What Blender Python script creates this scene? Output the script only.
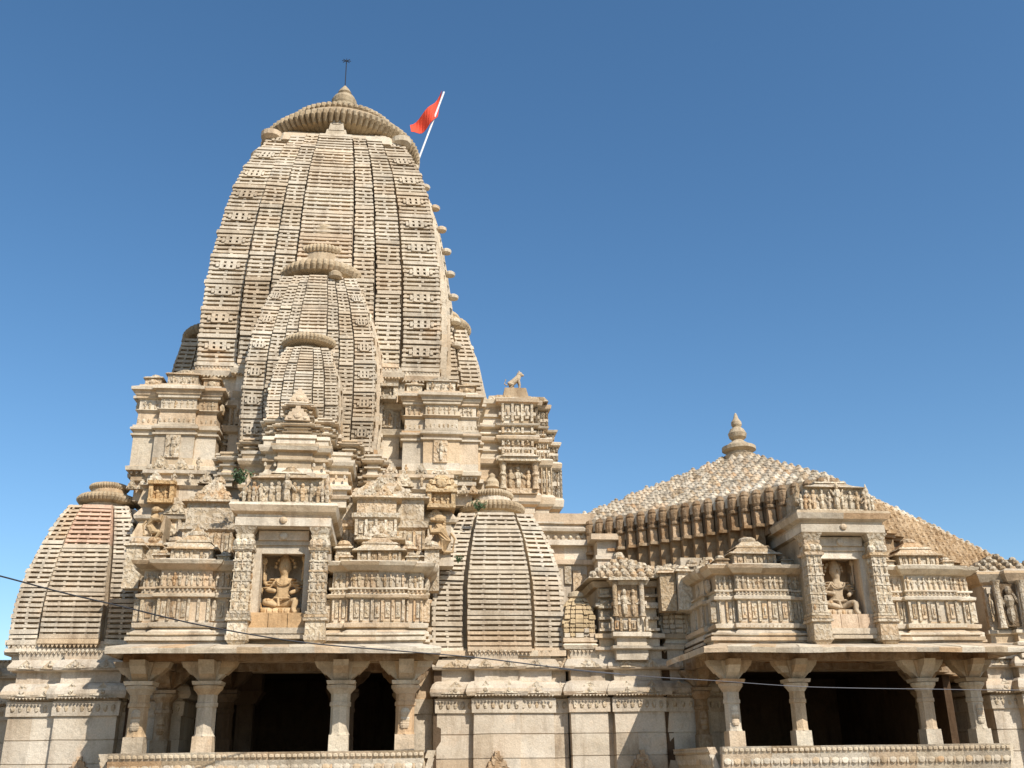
import bpy, math, random
from mathutils import Matrix, Vector, noise
R = math.radians
random.seed(7)
for o in list(bpy.data.objects): bpy.data.objects.remove(o)
sc = bpy.context.scene
COL = sc.collection

# ------------------------------------------------------------------ camera
EYE = Vector((0, 0, 1.6)); PITCH, YAW, ROLL, F = R(21), R(6.5), R(-0.8), 1004.0
CM = Matrix.Rotation(-YAW, 3, 'Z') @ Matrix.Rotation(R(90) + PITCH, 3, 'X') @ Matrix.Rotation(ROLL, 3, 'Z')
cam = bpy.data.cameras.new('camera'); cam.sensor_width = 36; cam.lens = 36 * F / 1024
cam.clip_start = .05; cam.clip_end = 6000
camo = bpy.data.objects.new('camera', cam); COL.objects.link(camo)
camo.matrix_world = Matrix.Translation(EYE) @ CM.to_4x4()
sc.camera = camo
def ray(px, py): return CM @ Vector(((px - 512) / F, (384 - py) / F, -1))
def G(px, py, Y):                                  # measured pixel + depth of its wall plane -> X, Z in metres
    d = ray(px, py); t = Y / d.y
    return d.x * t, EYE.z + d.z * t
def GX(px, py, Y): return G(px, py, Y)[0]
def GZ(px, py, Y): return G(px, py, Y)[1]
def corner(px, py, cx, cy, s, q):                  # corner point (cx+s*w, cy-q*w) seen at a pixel -> w, z
    d = ray(px, py)
    # d.x t - s w = cx ; d.y t + q w = cy
    det = d.x * q + s * d.y
    t = (cx * q + s * cy) / det; w = (d.x * cy - d.y * cx) / det
    return w, EYE.z + d.z * t

# ------------------------------------------------------------------ light
SUN_EL = R(43); SDX, SDY = .50, -.866
world = bpy.data.worlds.new('World'); sc.world = world; world.use_nodes = True
nt = world.node_tree; bg = nt.nodes['Background']
sky = nt.nodes.new('ShaderNodeTexSky'); sky.sky_type = 'NISHITA'; sky.sun_disc = False
sky.sun_elevation = SUN_EL; sky.sun_rotation = math.atan2(SDX, SDY)
sky.altitude = 500; sky.air_density = 1.0; sky.dust_density = 1.0; sky.ozone_density = 2.4
hs = nt.nodes.new('ShaderNodeHueSaturation'); hs.inputs['Saturation'].default_value = 1.18; hs.inputs['Hue'].default_value = .495
nt.links.new(sky.outputs[0], hs.inputs['Color']); nt.links.new(hs.outputs[0], bg.inputs[0]); bg.inputs[1].default_value = .13
sl = bpy.data.lights.new('sun', 'SUN'); sl.energy = 4.7; sl.angle = R(.5); sl.color = (1, .955, .90)
so = bpy.data.objects.new('sun', sl); COL.objects.link(so)
sdir = Vector((SDX * math.cos(SUN_EL), SDY * math.cos(SUN_EL), math.sin(SUN_EL)))
so.rotation_euler = sdir.to_track_quat('Z', 'Y').to_euler(); so.location = (8, -8, 30)
sc.view_settings.view_transform = 'Standard'; sc.view_settings.look = 'None'
sc.view_settings.gamma = 1; sc.view_settings.use_curve_mapping = False
sc.view_settings.exposure = 0.28

# ------------------------------------------------------------------ materials
def stone_mat(name, base, carve=.0, carve_scale=9, stain=.6, rough=.9):
    m = bpy.data.materials.new(name); m.use_nodes = True; n = m.node_tree.nodes; l = m.node_tree.links
    b = n['Principled BSDF']; b.inputs['Roughness'].default_value = rough
    b.inputs['Specular IOR Level'].default_value = .15
    tc = n.new('ShaderNodeTexCoord'); at = n.new('ShaderNodeAttribute'); at.attribute_name = 'tint'
    def N(scale, det=6, ro=.6, vec=None):
        x = n.new('ShaderNodeTexNoise'); x.inputs['Scale'].default_value = scale
        x.inputs['Detail'].default_value = det; x.inputs['Roughness'].default_value = ro
        l.new(vec or tc.outputs['Object'], x.inputs['Vector']); return x
    def ramp(src, a, ca, b_, cb):
        r = n.new('ShaderNodeValToRGB'); r.color_ramp.elements[0].position = a; r.color_ramp.elements[1].position = b_
        r.color_ramp.elements[0].color = ca; r.color_ramp.elements[1].color = cb
        l.new(src, r.inputs[0]); return r
    def mix(mode, f, a, b_):
        x = n.new('ShaderNodeMix'); x.data_type = 'RGBA'; x.blend_type = mode
        if isinstance(f, float): x.inputs[0].default_value = f
        else: l.new(f, x.inputs[0])
        for i, v in ((6, a), (7, b_)):
            if isinstance(v, tuple): x.inputs[i].default_value = v
            else: l.new(v, x.inputs[i])
        return x.outputs[2]
    c = mix('MULTIPLY', 1.0, at.outputs['Color'], (*base, 1))
    big = ramp(N(.55, 8, .65).outputs[0], .38, (.72, .62, .50, 1), .62, (1.12, 1.08, 1.02, 1))
    c = mix('MULTIPLY', .75, c, big.outputs[0])
    mp = n.new('ShaderNodeMapping'); mp.inputs['Scale'].default_value = (3.2, 3.2, .55); l.new(tc.outputs['Object'], mp.inputs[0])
    streak = ramp(N(1.3, 9, .7, mp.outputs[0]).outputs[0], .50, (0, 0, 0, 1), .72, (1, 1, 1, 1))
    fs = n.new('ShaderNodeMath'); fs.operation = 'MULTIPLY'; fs.inputs[1].default_value = stain; l.new(streak.outputs[0], fs.inputs[0])
    c = mix('MULTIPLY', fs.outputs[0], c, (.36, .29, .23, 1))
    och = ramp(N(1.1, 5, .6).outputs[0], .60, (0, 0, 0, 1), .74, (1, 1, 1, 1))
    fo = n.new('ShaderNodeMath'); fo.operation = 'MULTIPLY'; fo.inputs[1].default_value = .4; l.new(och.outputs[0], fo.inputs[0])
    c = mix('MULTIPLY', fo.outputs[0], c, (1.0, .70, .42, 1))
    lich = ramp(N(2.3, 9, .72).outputs[0], .52, (0, 0, 0, 1), .66, (1, 1, 1, 1))
    flm = n.new('ShaderNodeMath'); flm.operation = 'MULTIPLY'; flm.inputs[1].default_value = .55; l.new(lich.outputs[0], flm.inputs[0])
    c = mix('MULTIPLY', flm.outputs[0], c, (.60, .62, .64, 1))
    fine = ramp(N(38, 8, .75).outputs[0], .3, (.66, .64, .60, 1), .7, (1.18, 1.16, 1.12, 1))
    c = mix('MULTIPLY', .7, c, fine.outputs[0])
    l.new(c, b.inputs['Base Color'])
    b1 = n.new('ShaderNodeBump'); b1.inputs['Distance'].default_value = .03; b1.inputs['Strength'].default_value = .7
    l.new(N(14, 9, .7).outputs[0], b1.inputs['Height']); last = b1
    if carve:
        mp2 = n.new('ShaderNodeMapping'); mp2.inputs['Scale'].default_value = (1, 1, .8); l.new(tc.outputs['Object'], mp2.inputs[0])
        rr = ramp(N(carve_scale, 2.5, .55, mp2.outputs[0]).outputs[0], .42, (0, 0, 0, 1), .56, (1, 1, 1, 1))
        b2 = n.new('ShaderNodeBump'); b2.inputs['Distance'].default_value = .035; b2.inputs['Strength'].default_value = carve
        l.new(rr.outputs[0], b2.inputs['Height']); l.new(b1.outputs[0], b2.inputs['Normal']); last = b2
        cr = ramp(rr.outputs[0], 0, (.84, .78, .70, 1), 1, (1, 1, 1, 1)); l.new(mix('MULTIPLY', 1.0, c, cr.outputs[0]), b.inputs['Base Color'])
    l.new(last.outputs[0], b.inputs['Normal'])
    return m
STONE = stone_mat('sandstone', (.62, .56, .46))
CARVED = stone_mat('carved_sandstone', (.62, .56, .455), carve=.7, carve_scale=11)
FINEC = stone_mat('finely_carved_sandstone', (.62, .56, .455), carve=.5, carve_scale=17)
ASHLAR = stone_mat('wall_sandstone', (.59, .53, .44), stain=.6)
BROWN = stone_mat('weathered_shade_sandstone', (.42, .335, .24), carve=.3, stain=.9)  # brown base also carries the shade on rear pillars and the hall's left eave
DARK = stone_mat('shade_dark_sandstone', (.11, .08, .055), stain=.8)  # near-black base colour stands in for shade inside the porches
def plain(name, col, rough=.7, metal=0):
    m = bpy.data.materials.new(name); m.use_nodes = True; n = m.node_tree.nodes; l = m.node_tree.links
    b = n['Principled BSDF']; b.inputs['Roughness'].default_value = rough; b.inputs['Metallic'].default_value = metal
    x = n.new('ShaderNodeTexNoise'); x.inputs['Scale'].default_value = 9; x.inputs['Detail'].default_value = 6
    r = n.new('ShaderNodeValToRGB'); r.color_ramp.elements[0].color = (*[c * .75 for c in col], 1)
    r.color_ramp.elements[1].color = (*[min(1, c * 1.2) for c in col], 1)
    l.new(x.outputs[0], r.inputs[0]); l.new(r.outputs[0], b.inputs['Base Color']); return m
IRON = plain('iron', (.03, .03, .035), .5, .6); FLAG = plain('saffron_cloth', (.66, .06, .02), .8)
POLE = plain('white_painted_pole', (.75, .75, .73), .5); WIRE = plain('black_cable', (.02, .02, .022), .4)
LEAF = plain('weed_leaves', (.06, .10, .035), .7); PAVE = stone_mat('paving', (.30, .25, .19))
PLASTER = plain('glossy_cable', (.10, .10, .11), .25)

PAL = [((1, 1, 1), 10), ((1.08, 1.08, 1.06), 5), ((1.02, .93, .84), 4), ((1.0, .88, .74), 1.6), ((.86, .86, .86), 2),
       ((.80, .72, .62), 2), ((1.18, 1.20, 1.22), 2), ((.98, .78, .60), .35)]
PT = [p for p, w in PAL]; PW = [w for p, w in PAL]
MILD = [False]
def tint(k=.05):
    c = random.choices(PT, PW)[0]
    if MILD[0]: c = tuple(.5 * (v + .97) for v in c)
    j = 1 + random.uniform(-k, k)
    return (c[0] * j, c[1] * j, c[2] * j)

# ------------------------------------------------------------------ mesh builder
class MB:
    def __init__(s): s.v = []; s.f = []; s.t = []
    def face(s, pts, t=None):
        i = len(s.v); s.v += [tuple(p) for p in pts]; s.f.append(tuple(range(i, i + len(pts)))); s.t.append(t or (1, 1, 1))
    def hexa(s, b, tp, t=None):                      # b, tp: 4 points each, CCW seen from above
        t = t or tint(); i = len(s.v); s.v += [tuple(p) for p in b] + [tuple(p) for p in tp]
        for f in ((3, 2, 1, 0), (4, 5, 6, 7), (0, 1, 5, 4), (1, 2, 6, 5), (2, 3, 7, 6), (3, 0, 4, 7)):
            s.f.append(tuple(i + k for k in f)); s.t.append(t)
    def box(s, x0, x1, y0, y1, z0, z1, t=None):
        s.hexa([(x0, y0, z0), (x1, y0, z0), (x1, y1, z0), (x0, y1, z0)], [(x0, y0, z1), (x1, y0, z1), (x1, y1, z1), (x0, y1, z1)], t)
    def frus(s, cx, cy, z0, z1, a0, b0, a1, b1, t=None):
        s.hexa([(cx - a0, cy - b0, z0), (cx + a0, cy - b0, z0), (cx + a0, cy + b0, z0), (cx - a0, cy + b0, z0)],
               [(cx - a1, cy - b1, z1), (cx + a1, cy - b1, z1), (cx + a1, cy + b1, z1), (cx - a1, cy + b1, z1)], t)
    def lathe(s, cx, cy, prof, n=16, ribs=0, amp=.06, t=None, ribfrom=None):
        t = t or tint(.03); i0 = len(s.v); m = n
        for r, z in prof:
            for k in range(m):
                a = 2 * math.pi * k / m
                rr = r
                if ribs: rr = r * (1 - amp + amp * 2 * abs(math.cos(a * ribs / 2)) ** .6)
                s.v.append((cx + rr * math.cos(a), cy + rr * math.sin(a), z))
        for j in range(len(prof) - 1):
            for k in range(m):
                a, b = i0 + j * m + k, i0 + j * m + (k + 1) % m
                s.f.append((a, b, b + m, a + m)); s.t.append(t)
        s.f.append(tuple(i0 + k for k in range(m - 1, -1, -1))); s.t.append(t)
        s.f.append(tuple(i0 + (len(prof) - 1) * m + k for k in range(m))); s.t.append(t)
    def ell(s, c, r, nu=7, nv=5, t=None, rot=None):
        t = t or tint(.03); i0 = len(s.v); c = Vector(c)
        for j in range(nv + 1):
            th = math.pi * j / nv
            for k in range(nu):
                a = 2 * math.pi * k / nu
                p = Vector((r[0] * math.sin(th) * math.cos(a), r[1] * math.sin(th) * math.sin(a), -r[2] * math.cos(th)))
                if rot: p = rot @ p
                s.v.append(tuple(c + p))
        for j in range(nv):
            for k in range(nu):
                a, b = i0 + j * nu + k, i0 + j * nu + (k + 1) % nu
                s.f.append((a, b, b + nu, a + nu)); s.t.append(t)
    def tube(s, pts, r, n=6, t=None):
        t = t or (1, 1, 1); pts = [Vector(p) for p in pts]; i0 = len(s.v)
        for i, p in enumerate(pts):
            d = (pts[min(i + 1, len(pts) - 1)] - pts[max(i - 1, 0)]).normalized()
            u = d.cross(Vector((0, 0, 1)));
            if u.length < .01: u = Vector((1, 0, 0))
            u.normalize(); w = d.cross(u); rr = r[i] if isinstance(r, (list, tuple)) else r
            for k in range(n):
                a = 2 * math.pi * k / n; s.v.append(tuple(p + u * rr * math.cos(a) - w * rr * math.sin(a)))
        for i in range(len(pts) - 1):
            for k in range(n):
                a, b = i0 + i * n + k, i0 + i * n + (k + 1) % n
                s.f.append((a, b, b + n, a + n)); s.t.append(t)
        s.f.append(tuple(i0 + k for k in range(n - 1, -1, -1))); s.t.append(t)
        s.f.append(tuple(i0 + (len(pts) - 1) * n + k for k in range(n))); s.t.append(t)
    def stack(s, plan, prof, cap=True, seg=.62, tone=None):
        """plan: CCW xy polygon, prof: [(z, offset)]. Each course is laid in blocks of their own tint."""
        P = []
        n = len(plan)
        for i in range(n):                            # subdivide edges into blocks
            a, b = Vector(plan[i]), Vector(plan[(i + 1) % n]); L = (b - a).length; k = max(1, int(L / seg + .4))
            pa = Vector(plan[i - 1]); e0 = (a - pa).normalized(); e1 = (b - a).normalized()
            n0, n1 = Vector((e0.y, -e0.x)), Vector((e1.y, -e1.x)); m = (n0 + n1); m = m / max(.2, m.dot(n0))
            P.append((a, m))
            cuts = sorted((j + random.uniform(-.2, .2)) / k for j in range(1, k))
            for c in cuts: P.append((a.lerp(b, c), n1))
        m = len(P); i0 = len(s.v)
        for z, off in prof:
            for a, nn in P:
                q = a + nn * off; s.v.append((q.x, q.y, z))
        for j in range(len(prof) - 1):
            ct = tint(.03); run = 0
            for k in range(m):
                if run <= 0: bt = tint(.04) if random.random() < .6 else ct; run = 1
                run -= 1
                a, b = i0 + j * m + k, i0 + j * m + (k + 1) % m
                s.f.append((a, b, b + m, a + m)); s.t.append(tone or bt)
        if cap:
            s.f.append(tuple(i0 + k for k in range(m - 1, -1, -1))); s.t.append((1, 1, 1))
            s.f.append(tuple(i0 + (len(prof) - 1) * m + k for k in range(m))); s.t.append((1, 1, 1))
    def teeth(s, x0, x1, y, z, h=.06, w=.075, d=.05, t=None, axis='x', sgn=-1):
        n = max(1, int(abs(x1 - x0) / w)); dx = (x1 - x0) / n; t = t or tint(.03)
        for k in range(n):
            a, b = x0 + dx * (k + .08), x0 + dx * (k + .92); c = (a + b) / 2
            if axis == 'x':
                A, B, C = (a, y, z), (b, y, z), (c, y, z - h); o = (0, d, 0)
            else:
                A, B, C = (y, a, z), (y, b, z), (y, c, z - h); o = (-d * sgn * -1, 0, 0)
            q = [tuple(p[i] + o[i] for i in range(3)) for p in (A, B, C)]
            s.face([A, C, B], t); s.face([A, q[0], q[2], C], t); s.face([B, C, q[2], q[1]], t)
    def build(s, name, mat, parent=None, jit=.010, label=None, kind=None):
        me = bpy.data.meshes.new(name)
        if jit:
            vv = []
            for p in s.v:
                q = Vector(p); d = noise.noise_vector(q * 2.1) * jit + noise.noise_vector(q * 9.0) * jit * .55
                vv.append(tuple(q + d))
            s.v = vv
        me.from_pydata(s.v, [], s.f); me.update()
        ca = me.color_attributes.new('tint', 'FLOAT_COLOR', 'CORNER')
        buf = []
        for f, t in zip(s.f, s.t): buf += [t[0], t[1], t[2], 1.0] * len(f)
        ca.data.foreach_set('color', buf)
        me.materials.append(mat)
        o = bpy.data.objects.new(name, me); COL.objects.link(o)
        if parent: o.parent = parent
        if label: o['label'] = label
        if kind: o['kind'] = kind
        return o

def thing(name, label, cat, loc=(0, 0, 0), group=None):
    o = bpy.data.objects.new(name, None); COL.objects.link(o); o.location = loc; o['label'] = label; o['category'] = cat
    if group: o['group'] = group
    bpy.context.view_layer.update(); return o
def tag(o, label, cat, group=None):
    o['label'] = label; o['category'] = cat
    if group: o['group'] = group
    return o

# ------------------------------------------------------------------ ornament helpers
def smallfig(mb, x, y, z, h, t=None, big=False):
    """a little carved standing figure in relief, feet at z, facing -y"""
    t = t or tint(.05); w = h * random.uniform(.13, .17); sw = random.uniform(-.06, .06) * h
    mb.ell((x + sw * .3, y, z + h * .27), (w * .8, w * .7, h * .28), 6, 4, t)
    mb.ell((x + sw, y - w * .1, z + h * .60), (w, w * .75, h * .20), 6, 4, t)
    mb.ell((x + sw * .6, y - w * .25, z + h * .87), (w * .62, w * .62, h * .13), 6, 4, t)
    for sd in (-1, 1):
        if random.random() < .8:
            rot = Matrix.Rotation(sd * random.uniform(-.9, .9), 3, 'Y')
            mb.ell((x + sw + sd * w * 1.25, y, z + h * random.uniform(.5, .7)), (w * .35, w * .4, h * .17), 5, 3, t, rot)
def frieze(mb, x0, x1, y, z0, z1, n=None, t=None):
    h = z1 - z0; n = n or max(1, int((x1 - x0) / (h * .55))); dx = (x1 - x0) / n
    for k in range(n):
        smallfig(mb, x0 + dx * (k + .5 + random.uniform(-.1, .1)), y, z0, h * random.uniform(.82, .98), t)
def pilasters(mb, x0, x1, y, z0, z1, n, d=.035, t=None):
    dx = (x1 - x0) / n
    for k in range(n + 1):
        x = x0 + dx * k; w = dx * .13
        mb.box(x - w, x + w, y - d, y + .02, z0, z1, t or tint())
        if k < n and random.random() < .8:
            c = x + dx / 2; hh = (z1 - z0)
            mb.box(c - dx * .22, c + dx * .22, y - d * .6, y + .02, z0 + hh * .15, z1 - hh * .15, t or tint())
            mb.ell((c, y - d * .6, (z0 + z1) / 2), (dx * .13, d * .8, hh * .22), 6, 4)
def gable(mb, cx, y, z, w, h, d=.07, t=None):
    """gavaksha: stepped pointed cresting ornament with a round boss"""
    t = t or tint(.04)
    for k, (ww, h0, h1) in enumerate(((1, 0, .32), (.74, .32, .58), (.46, .58, .8), (.2, .8, 1.0))):
        mb.frus(cx, y, z + h * h0, z + h * h1, w * ww / 2, d / 2, w * ww / 2 * .86, d / 2, t)
    mb.ell((cx, y - d / 2, z + h * .3), (w * .17, .03, h * .2), 8, 4, t)
    for sd in (-1, 1): mb.ell((cx + sd * w * .3, y - d / 2, z + h * .15), (w * .1, .025, h * .1), 6, 3, t)
def knob(mb, cx, cy, z, r, h, n=10, t=None):
    mb.lathe(cx, cy, [(r * .8, z), (r, z + h * .08), (r * .55, z + h * .22), (r * .9, z + h * .34), (r * .95, z + h * .5), (r * .4, z + h * .68), (r * .45, z + h * .75), (r * .05, z + h)], n, t=t)
def amalaka(mb, cx, cy, z, r, h, ribs=30, t=None):
    prof = [(r * .72, z), (r * .93, z + h * .12), (r, z + h * .38), (r, z + h * .58), (r * .92, z + h * .82), (r * .70, z + h)]
    mb.lathe(cx, cy, prof, ribs * 4, ribs, .035, t)
def bays(x0, x1, yf, yb, cuts):
    """rectangular plan whose front has bays: cuts=[(u0,u1,proj)] in fractions of the width, also on the sides slightly"""
    W = x1 - x0; pts = []; last = 0
    front = []
    for u0, u1, p in cuts:
        front += [(x0 + W * u0, yf - p), (x0 + W * u1, yf - p)]
    out = [front[0]]
    for p in front[1:]:
        if (Vector(p) - Vector(out[-1])).length > 1e-4: out.append(p)
    return out + [(x1, yb), (x0, yb)]

# ------------------------------------------------------------------ spires
def interp(prof, z):
    if z <= prof[0][0]: return prof[0][1]
    for (a, wa), (b, wb) in zip(prof, prof[1:]):
        if z <= b: return wa + (wb - wa) * (z - a) / (b - a)
    return prof[-1][1]
def smooth_prof(pts, n=24):
    pts = sorted(pts); out = []; m = len(pts)
    for i in range(n + 1):
        z = pts[0][0] + (pts[-1][0] - pts[0][0]) * i / n
        s = 0; ws = 0; h = (pts[-1][0] - pts[0][0]) / 18
        for k in range(-4, 5): 
            zz = min(max(z + k * h / 4, pts[0][0]), pts[-1][0]); g = math.exp(-(k / 2.5) ** 2)
            v = interp(pts, zz); s += g * v; ws += g
        out.append((z, s / ws))
    return out
P5 = [(0, .235, 1.16, 2, 0), (.25, .43, 1.115, 1, 1), (.445, .66, 1.07, 1, 1), (.68, 1.0, 1.0, 1, 2)]
P3 = [(0, .48, 1.12, 2, 0), (.54, 1.0, 1.0, 1, 1)]
P4 = [(0, .26, 1.14, 1, 0), (.29, .60, 1.08, 1, 1), (.64, 1.0, 1.0, 1, 1)]
def spire(mb, cx, cy, prof, panels, rh, faces=(0, 1, 2, 3), dep=.06, tier=5, slot=.36, base=True, tone=None, red=False):
    z0, z1 = prof[0][0], prof[-1][0]; rows = int((z1 - z0) / rh); rh = (z1 - z0) / rows
    W = lambda z: interp(prof, z)
    def X(k, u, d, z):
        return ((cx + u, cy - d, z), (cx + d, cy + u, z), (cx - u, cy + d, z), (cx - d, cy - u, z))[k]
    for r in range(rows):                                # solid core
        a, b = z0 + r * rh, z0 + (r + 1) * rh; wa, wb = W(a) * .97 - dep, W(b) * .97 - dep
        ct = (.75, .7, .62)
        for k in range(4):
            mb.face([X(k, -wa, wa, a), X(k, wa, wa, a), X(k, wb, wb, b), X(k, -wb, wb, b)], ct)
    w = W(z1) * .97 - dep; mb.face([X(0, -w, w, z1), X(0, w, w, z1), X(0, w, -w, z1), X(0, -w, -w, z1)])
    for k in faces:
        for (u0, u1, q, nb, st) in panels:
            sides = (1,) if u0 == 0 else (-1, 1)
            for sd in sides:
                A, B = (-u1, u1) if u0 == 0 else ((u0, u1) if sd > 0 else (-u1, -u0))
                bt = tint(); off = 0 if st == 2 else random.randint(0, tier - 1)
                for r in range(rows):
                    if (r + off) % tier == 0 or random.random() < .06:
                        bt = tone or tint(.04); gq = .55; bt = tuple(v * (1 - gq) + .98 * gq for v in bt) if W(z0) > .5 else bt
                        fz = r / rows
                        if red and k == 0 and ((u0 == 0 and .66 < fz < .99) or (sd < 0 and u0 > 0 and .45 < fz < .8)): bt = (random.uniform(.86, 1), random.uniform(.76, .80), random.uniform(.66, .70))
                    a, b = z0 + r * rh, z0 + (r + 1) * rh; m = a + rh * slot
                    def C(u, z, o): ww = W(z); return X(k, u * ww, q * ww + o, z)
                    # backing
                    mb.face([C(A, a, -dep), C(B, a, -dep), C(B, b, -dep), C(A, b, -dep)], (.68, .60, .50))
                    # cheeks of the panel
                    if A > -1: mb.face([C(A, a, -dep - .25), C(A, a, 0), C(A, b, 0), C(A, b, -dep - .25)], bt)
                    if B < 1: mb.face([C(B, b, -dep - .25), C(B, b, 0), C(B, a, 0), C(B, a, -dep - .25)], bt)
                    heavy = ((r + off) % tier == tier - 1)
                    o = random.uniform(-.008, .008) + (.03 if heavy and st else 0)
                    jj = random.uniform(.90, 1.07); j = tuple(c * jj for c in bt)
                    lo = a + rh * (.12 if heavy else slot + random.uniform(-.05, .05))
                    Ao, Bo = A, B; eA, eB = (random.uniform(0, .012) if random.random() < .3 else 0), (random.uniform(0, .012) if random.random() < .3 else 0); A, B = A + eA, B - eB
                    p0, p1, p2, p3 = C(A, lo, o), C(B, lo, o), C(B, b - rh * .12, o), C(A, b - rh * .12, o)
                    t2, t3 = C(B, b, o - dep * .45), C(A, b, o - dep * .45)
                    q0, q1 = C(A, lo, -dep), C(B, lo, -dep); q2, q3 = C(B, b, -dep), C(A, b, -dep)
                    mb.face([p0, p1, p2, p3], j); mb.face([p3, p2, t2, t3], j); mb.face([t3, t2, q2, q3], j)
                    mb.face([q0, q1, p1, p0], j); mb.face([p1, q1, q2, t2, p2], j); mb.face([q0, p0, p3, t3, q3], j)
                    A, B = Ao, Bo
                    if not heavy:
                        bw = .035 / max(.3, (B - A)) if False else .03
                        xs = [A + .02, B - .02]
                        n = nb + (1 if (B - A) * W(a) > .8 else 0) if u0 == 0 else nb
                        for i in range(1, n + 1):
                            xs.append(A + (B - A) * (i / (n + 1)) + (random.uniform(-.015, .015)))
                        for xi_, x in enumerate(xs):
                            ob = o - .004 if xi_ > 1 and st else o - .026
                            hw = .012 if W(a) > 1.8 else .02 if W(a) > 1.0 else .026
                            e0, e1 = C(x - hw, a, ob), C(x + hw, a, ob); e2, e3 = C(x + hw, lo, ob), C(x - hw, lo, ob)
                            g0, g1, g2, g3 = C(x - hw, a, -dep), C(x + hw, a, -dep), C(x + hw, lo, -dep), C(x - hw, lo, -dep)
                            mb.face([e0, e1, e2, e3], j); mb.face([g0, e0, e3, g3], j); mb.face([e1, g1, g2, e2], j)
                    if st == 2 and r % tier == tier // 2 - 0:      # carved cross boss of the corner storeys
                        mid = (A + B) / 2; ww = W(m)
                        for dx, dz, sx, sz in ((0, 0, .018, .95), (-.055, .5, .016, .38), (.055, .5, .016, .38), (-.055, -.5, .016, .38), (.055, -.5, .016, .38), (0, 0, .085, .12), (0, .85, .055, .12), (0, -.85, .055, .12), (-.09, 0, .012, .5), (.09, 0, .012, .5)):
                            h0, h1 = m + rh * (dz - sz), m + rh * (dz + sz)
                            pts = [C(mid + dx - sx, h0, o), C(mid + dx + sx, h0, o), C(mid + dx + sx, h1, o), C(mid + dx - sx, h1, o)]
                            pf = [C(mid + dx - sx, h0, .035), C(mid + dx + sx, h0, .035), C(mid + dx + sx, h1, .035), C(mid + dx - sx, h1, .035)]
                            mb.face(pf, j)
                            for e in range(4): mb.face([pts[e], pts[(e + 1) % 4], pf[(e + 1) % 4], pf[e]], j)
                if base:                                 # fringe under the foot of the panel
                    ww = W(z0) ; t = tint(.03)
                    Q = lambda u, z, o: X(k, u * ww, q * ww + o, z)
                    mb.hexa([Q(A, z0 - .09, .05), Q(B, z0 - .09, .05), Q(B, z0 - .09, -.1), Q(A, z0 - .09, -.1)],
                            [Q(A, z0, .05), Q(B, z0, .05), Q(B, z0, -.1), Q(A, z0, -.1)], t)
                    nT = max(2, int((B - A) * ww / .075))
                    for i in range(nT):
                        ua, ub = A + (B - A) * (i + .05) / nT, A + (B - A) * (i + .95) / nT; uc = (ua + ub) / 2
                        mb.face([Q(ua, z0 - .09, .03), Q(uc, z0 - .16, .03), Q(ub, z0 - .09, .03)], t)
    return W
def spire_part(name, cx, cy, prof, panels, rh, label, temple, **kw):
    mb = MB(); spire(mb, cx, cy, prof, panels, rh, **kw)
    return part(mb, name, STONE, None, label, jit=.012)

# ================================================================== ground
g = MB(); N = 60
for i in range(N):
    for j in range(N):
        pass
g.face([(-3000, -3000, 0), (3000, -3000, 0), (3000, 3000, 0), (-3000, 3000, 0)])
o = g.build('ground', PAVE, jit=0); o['kind'] = 'structure'

temple = thing('stone_temple', 'carved cream sandstone temple with a tall curved spire and a pyramid roofed hall', 'temple', (0, 22, 0))
T = temple
def part(mb, name, mat, parent=None, label=None, jit=.010, kind=None):
    o = mb.build(name, mat, jit=jit, label=label, kind=kind)
    o.parent = parent or T
    o.matrix_parent_inverse = (parent or T).matrix_world.inverted()
    return o
def holder(name, label=None, loc=(0, 0, 0)):
    o = bpy.data.objects.new(name, None); COL.objects.link(o); o.location = loc; o.parent = T
    o.matrix_parent_inverse = T.matrix_world.inverted()
    if label: o['label'] = label
    bpy.context.view_layer.update(); return o

# ================================================================== shared levels of the base storey (Y = 20 wall)
YW = 20.0
z_wall = GZ(500, 713, YW); z_band = GZ(500, 698, YW); z_k1a = GZ(500, 695, YW - .2); z_k1b = GZ(500, 681, YW)
z_k2a = GZ(500, 669, YW - .15); z_k2b = GZ(500, 659, YW); z_top = GZ(500, 651, YW)
print('levels', [round(v, 2) for v in (z_wall, z_band, z_k1a, z_k1b, z_k2a, z_k2b, z_top)])
BASEPROF = [(0, .5), (.25, .5), (.26, .38), (.55, .38), (.62, .2), (.85, .26), (.95, .1), (1.0, 0), (z_wall, 0), (z_wall, .04), (z_band - .02, .05),
            (z_band, .0), (z_k1a - .01, .0), (z_k1a - .01, .13), (z_k1a + .06, .155), (z_k1a + .12, .145), (z_k1b - .07, .11), (z_k1b - .02, .05), (z_k1b, -.02), (z_k2a - .02, -.02), (z_k2a, .10), (z_k2a + .05, .12),
            (z_k2a + .09, .11), (z_k2b - .02, .05), (z_k2b, -.03), (z_top, 0)]
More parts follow.
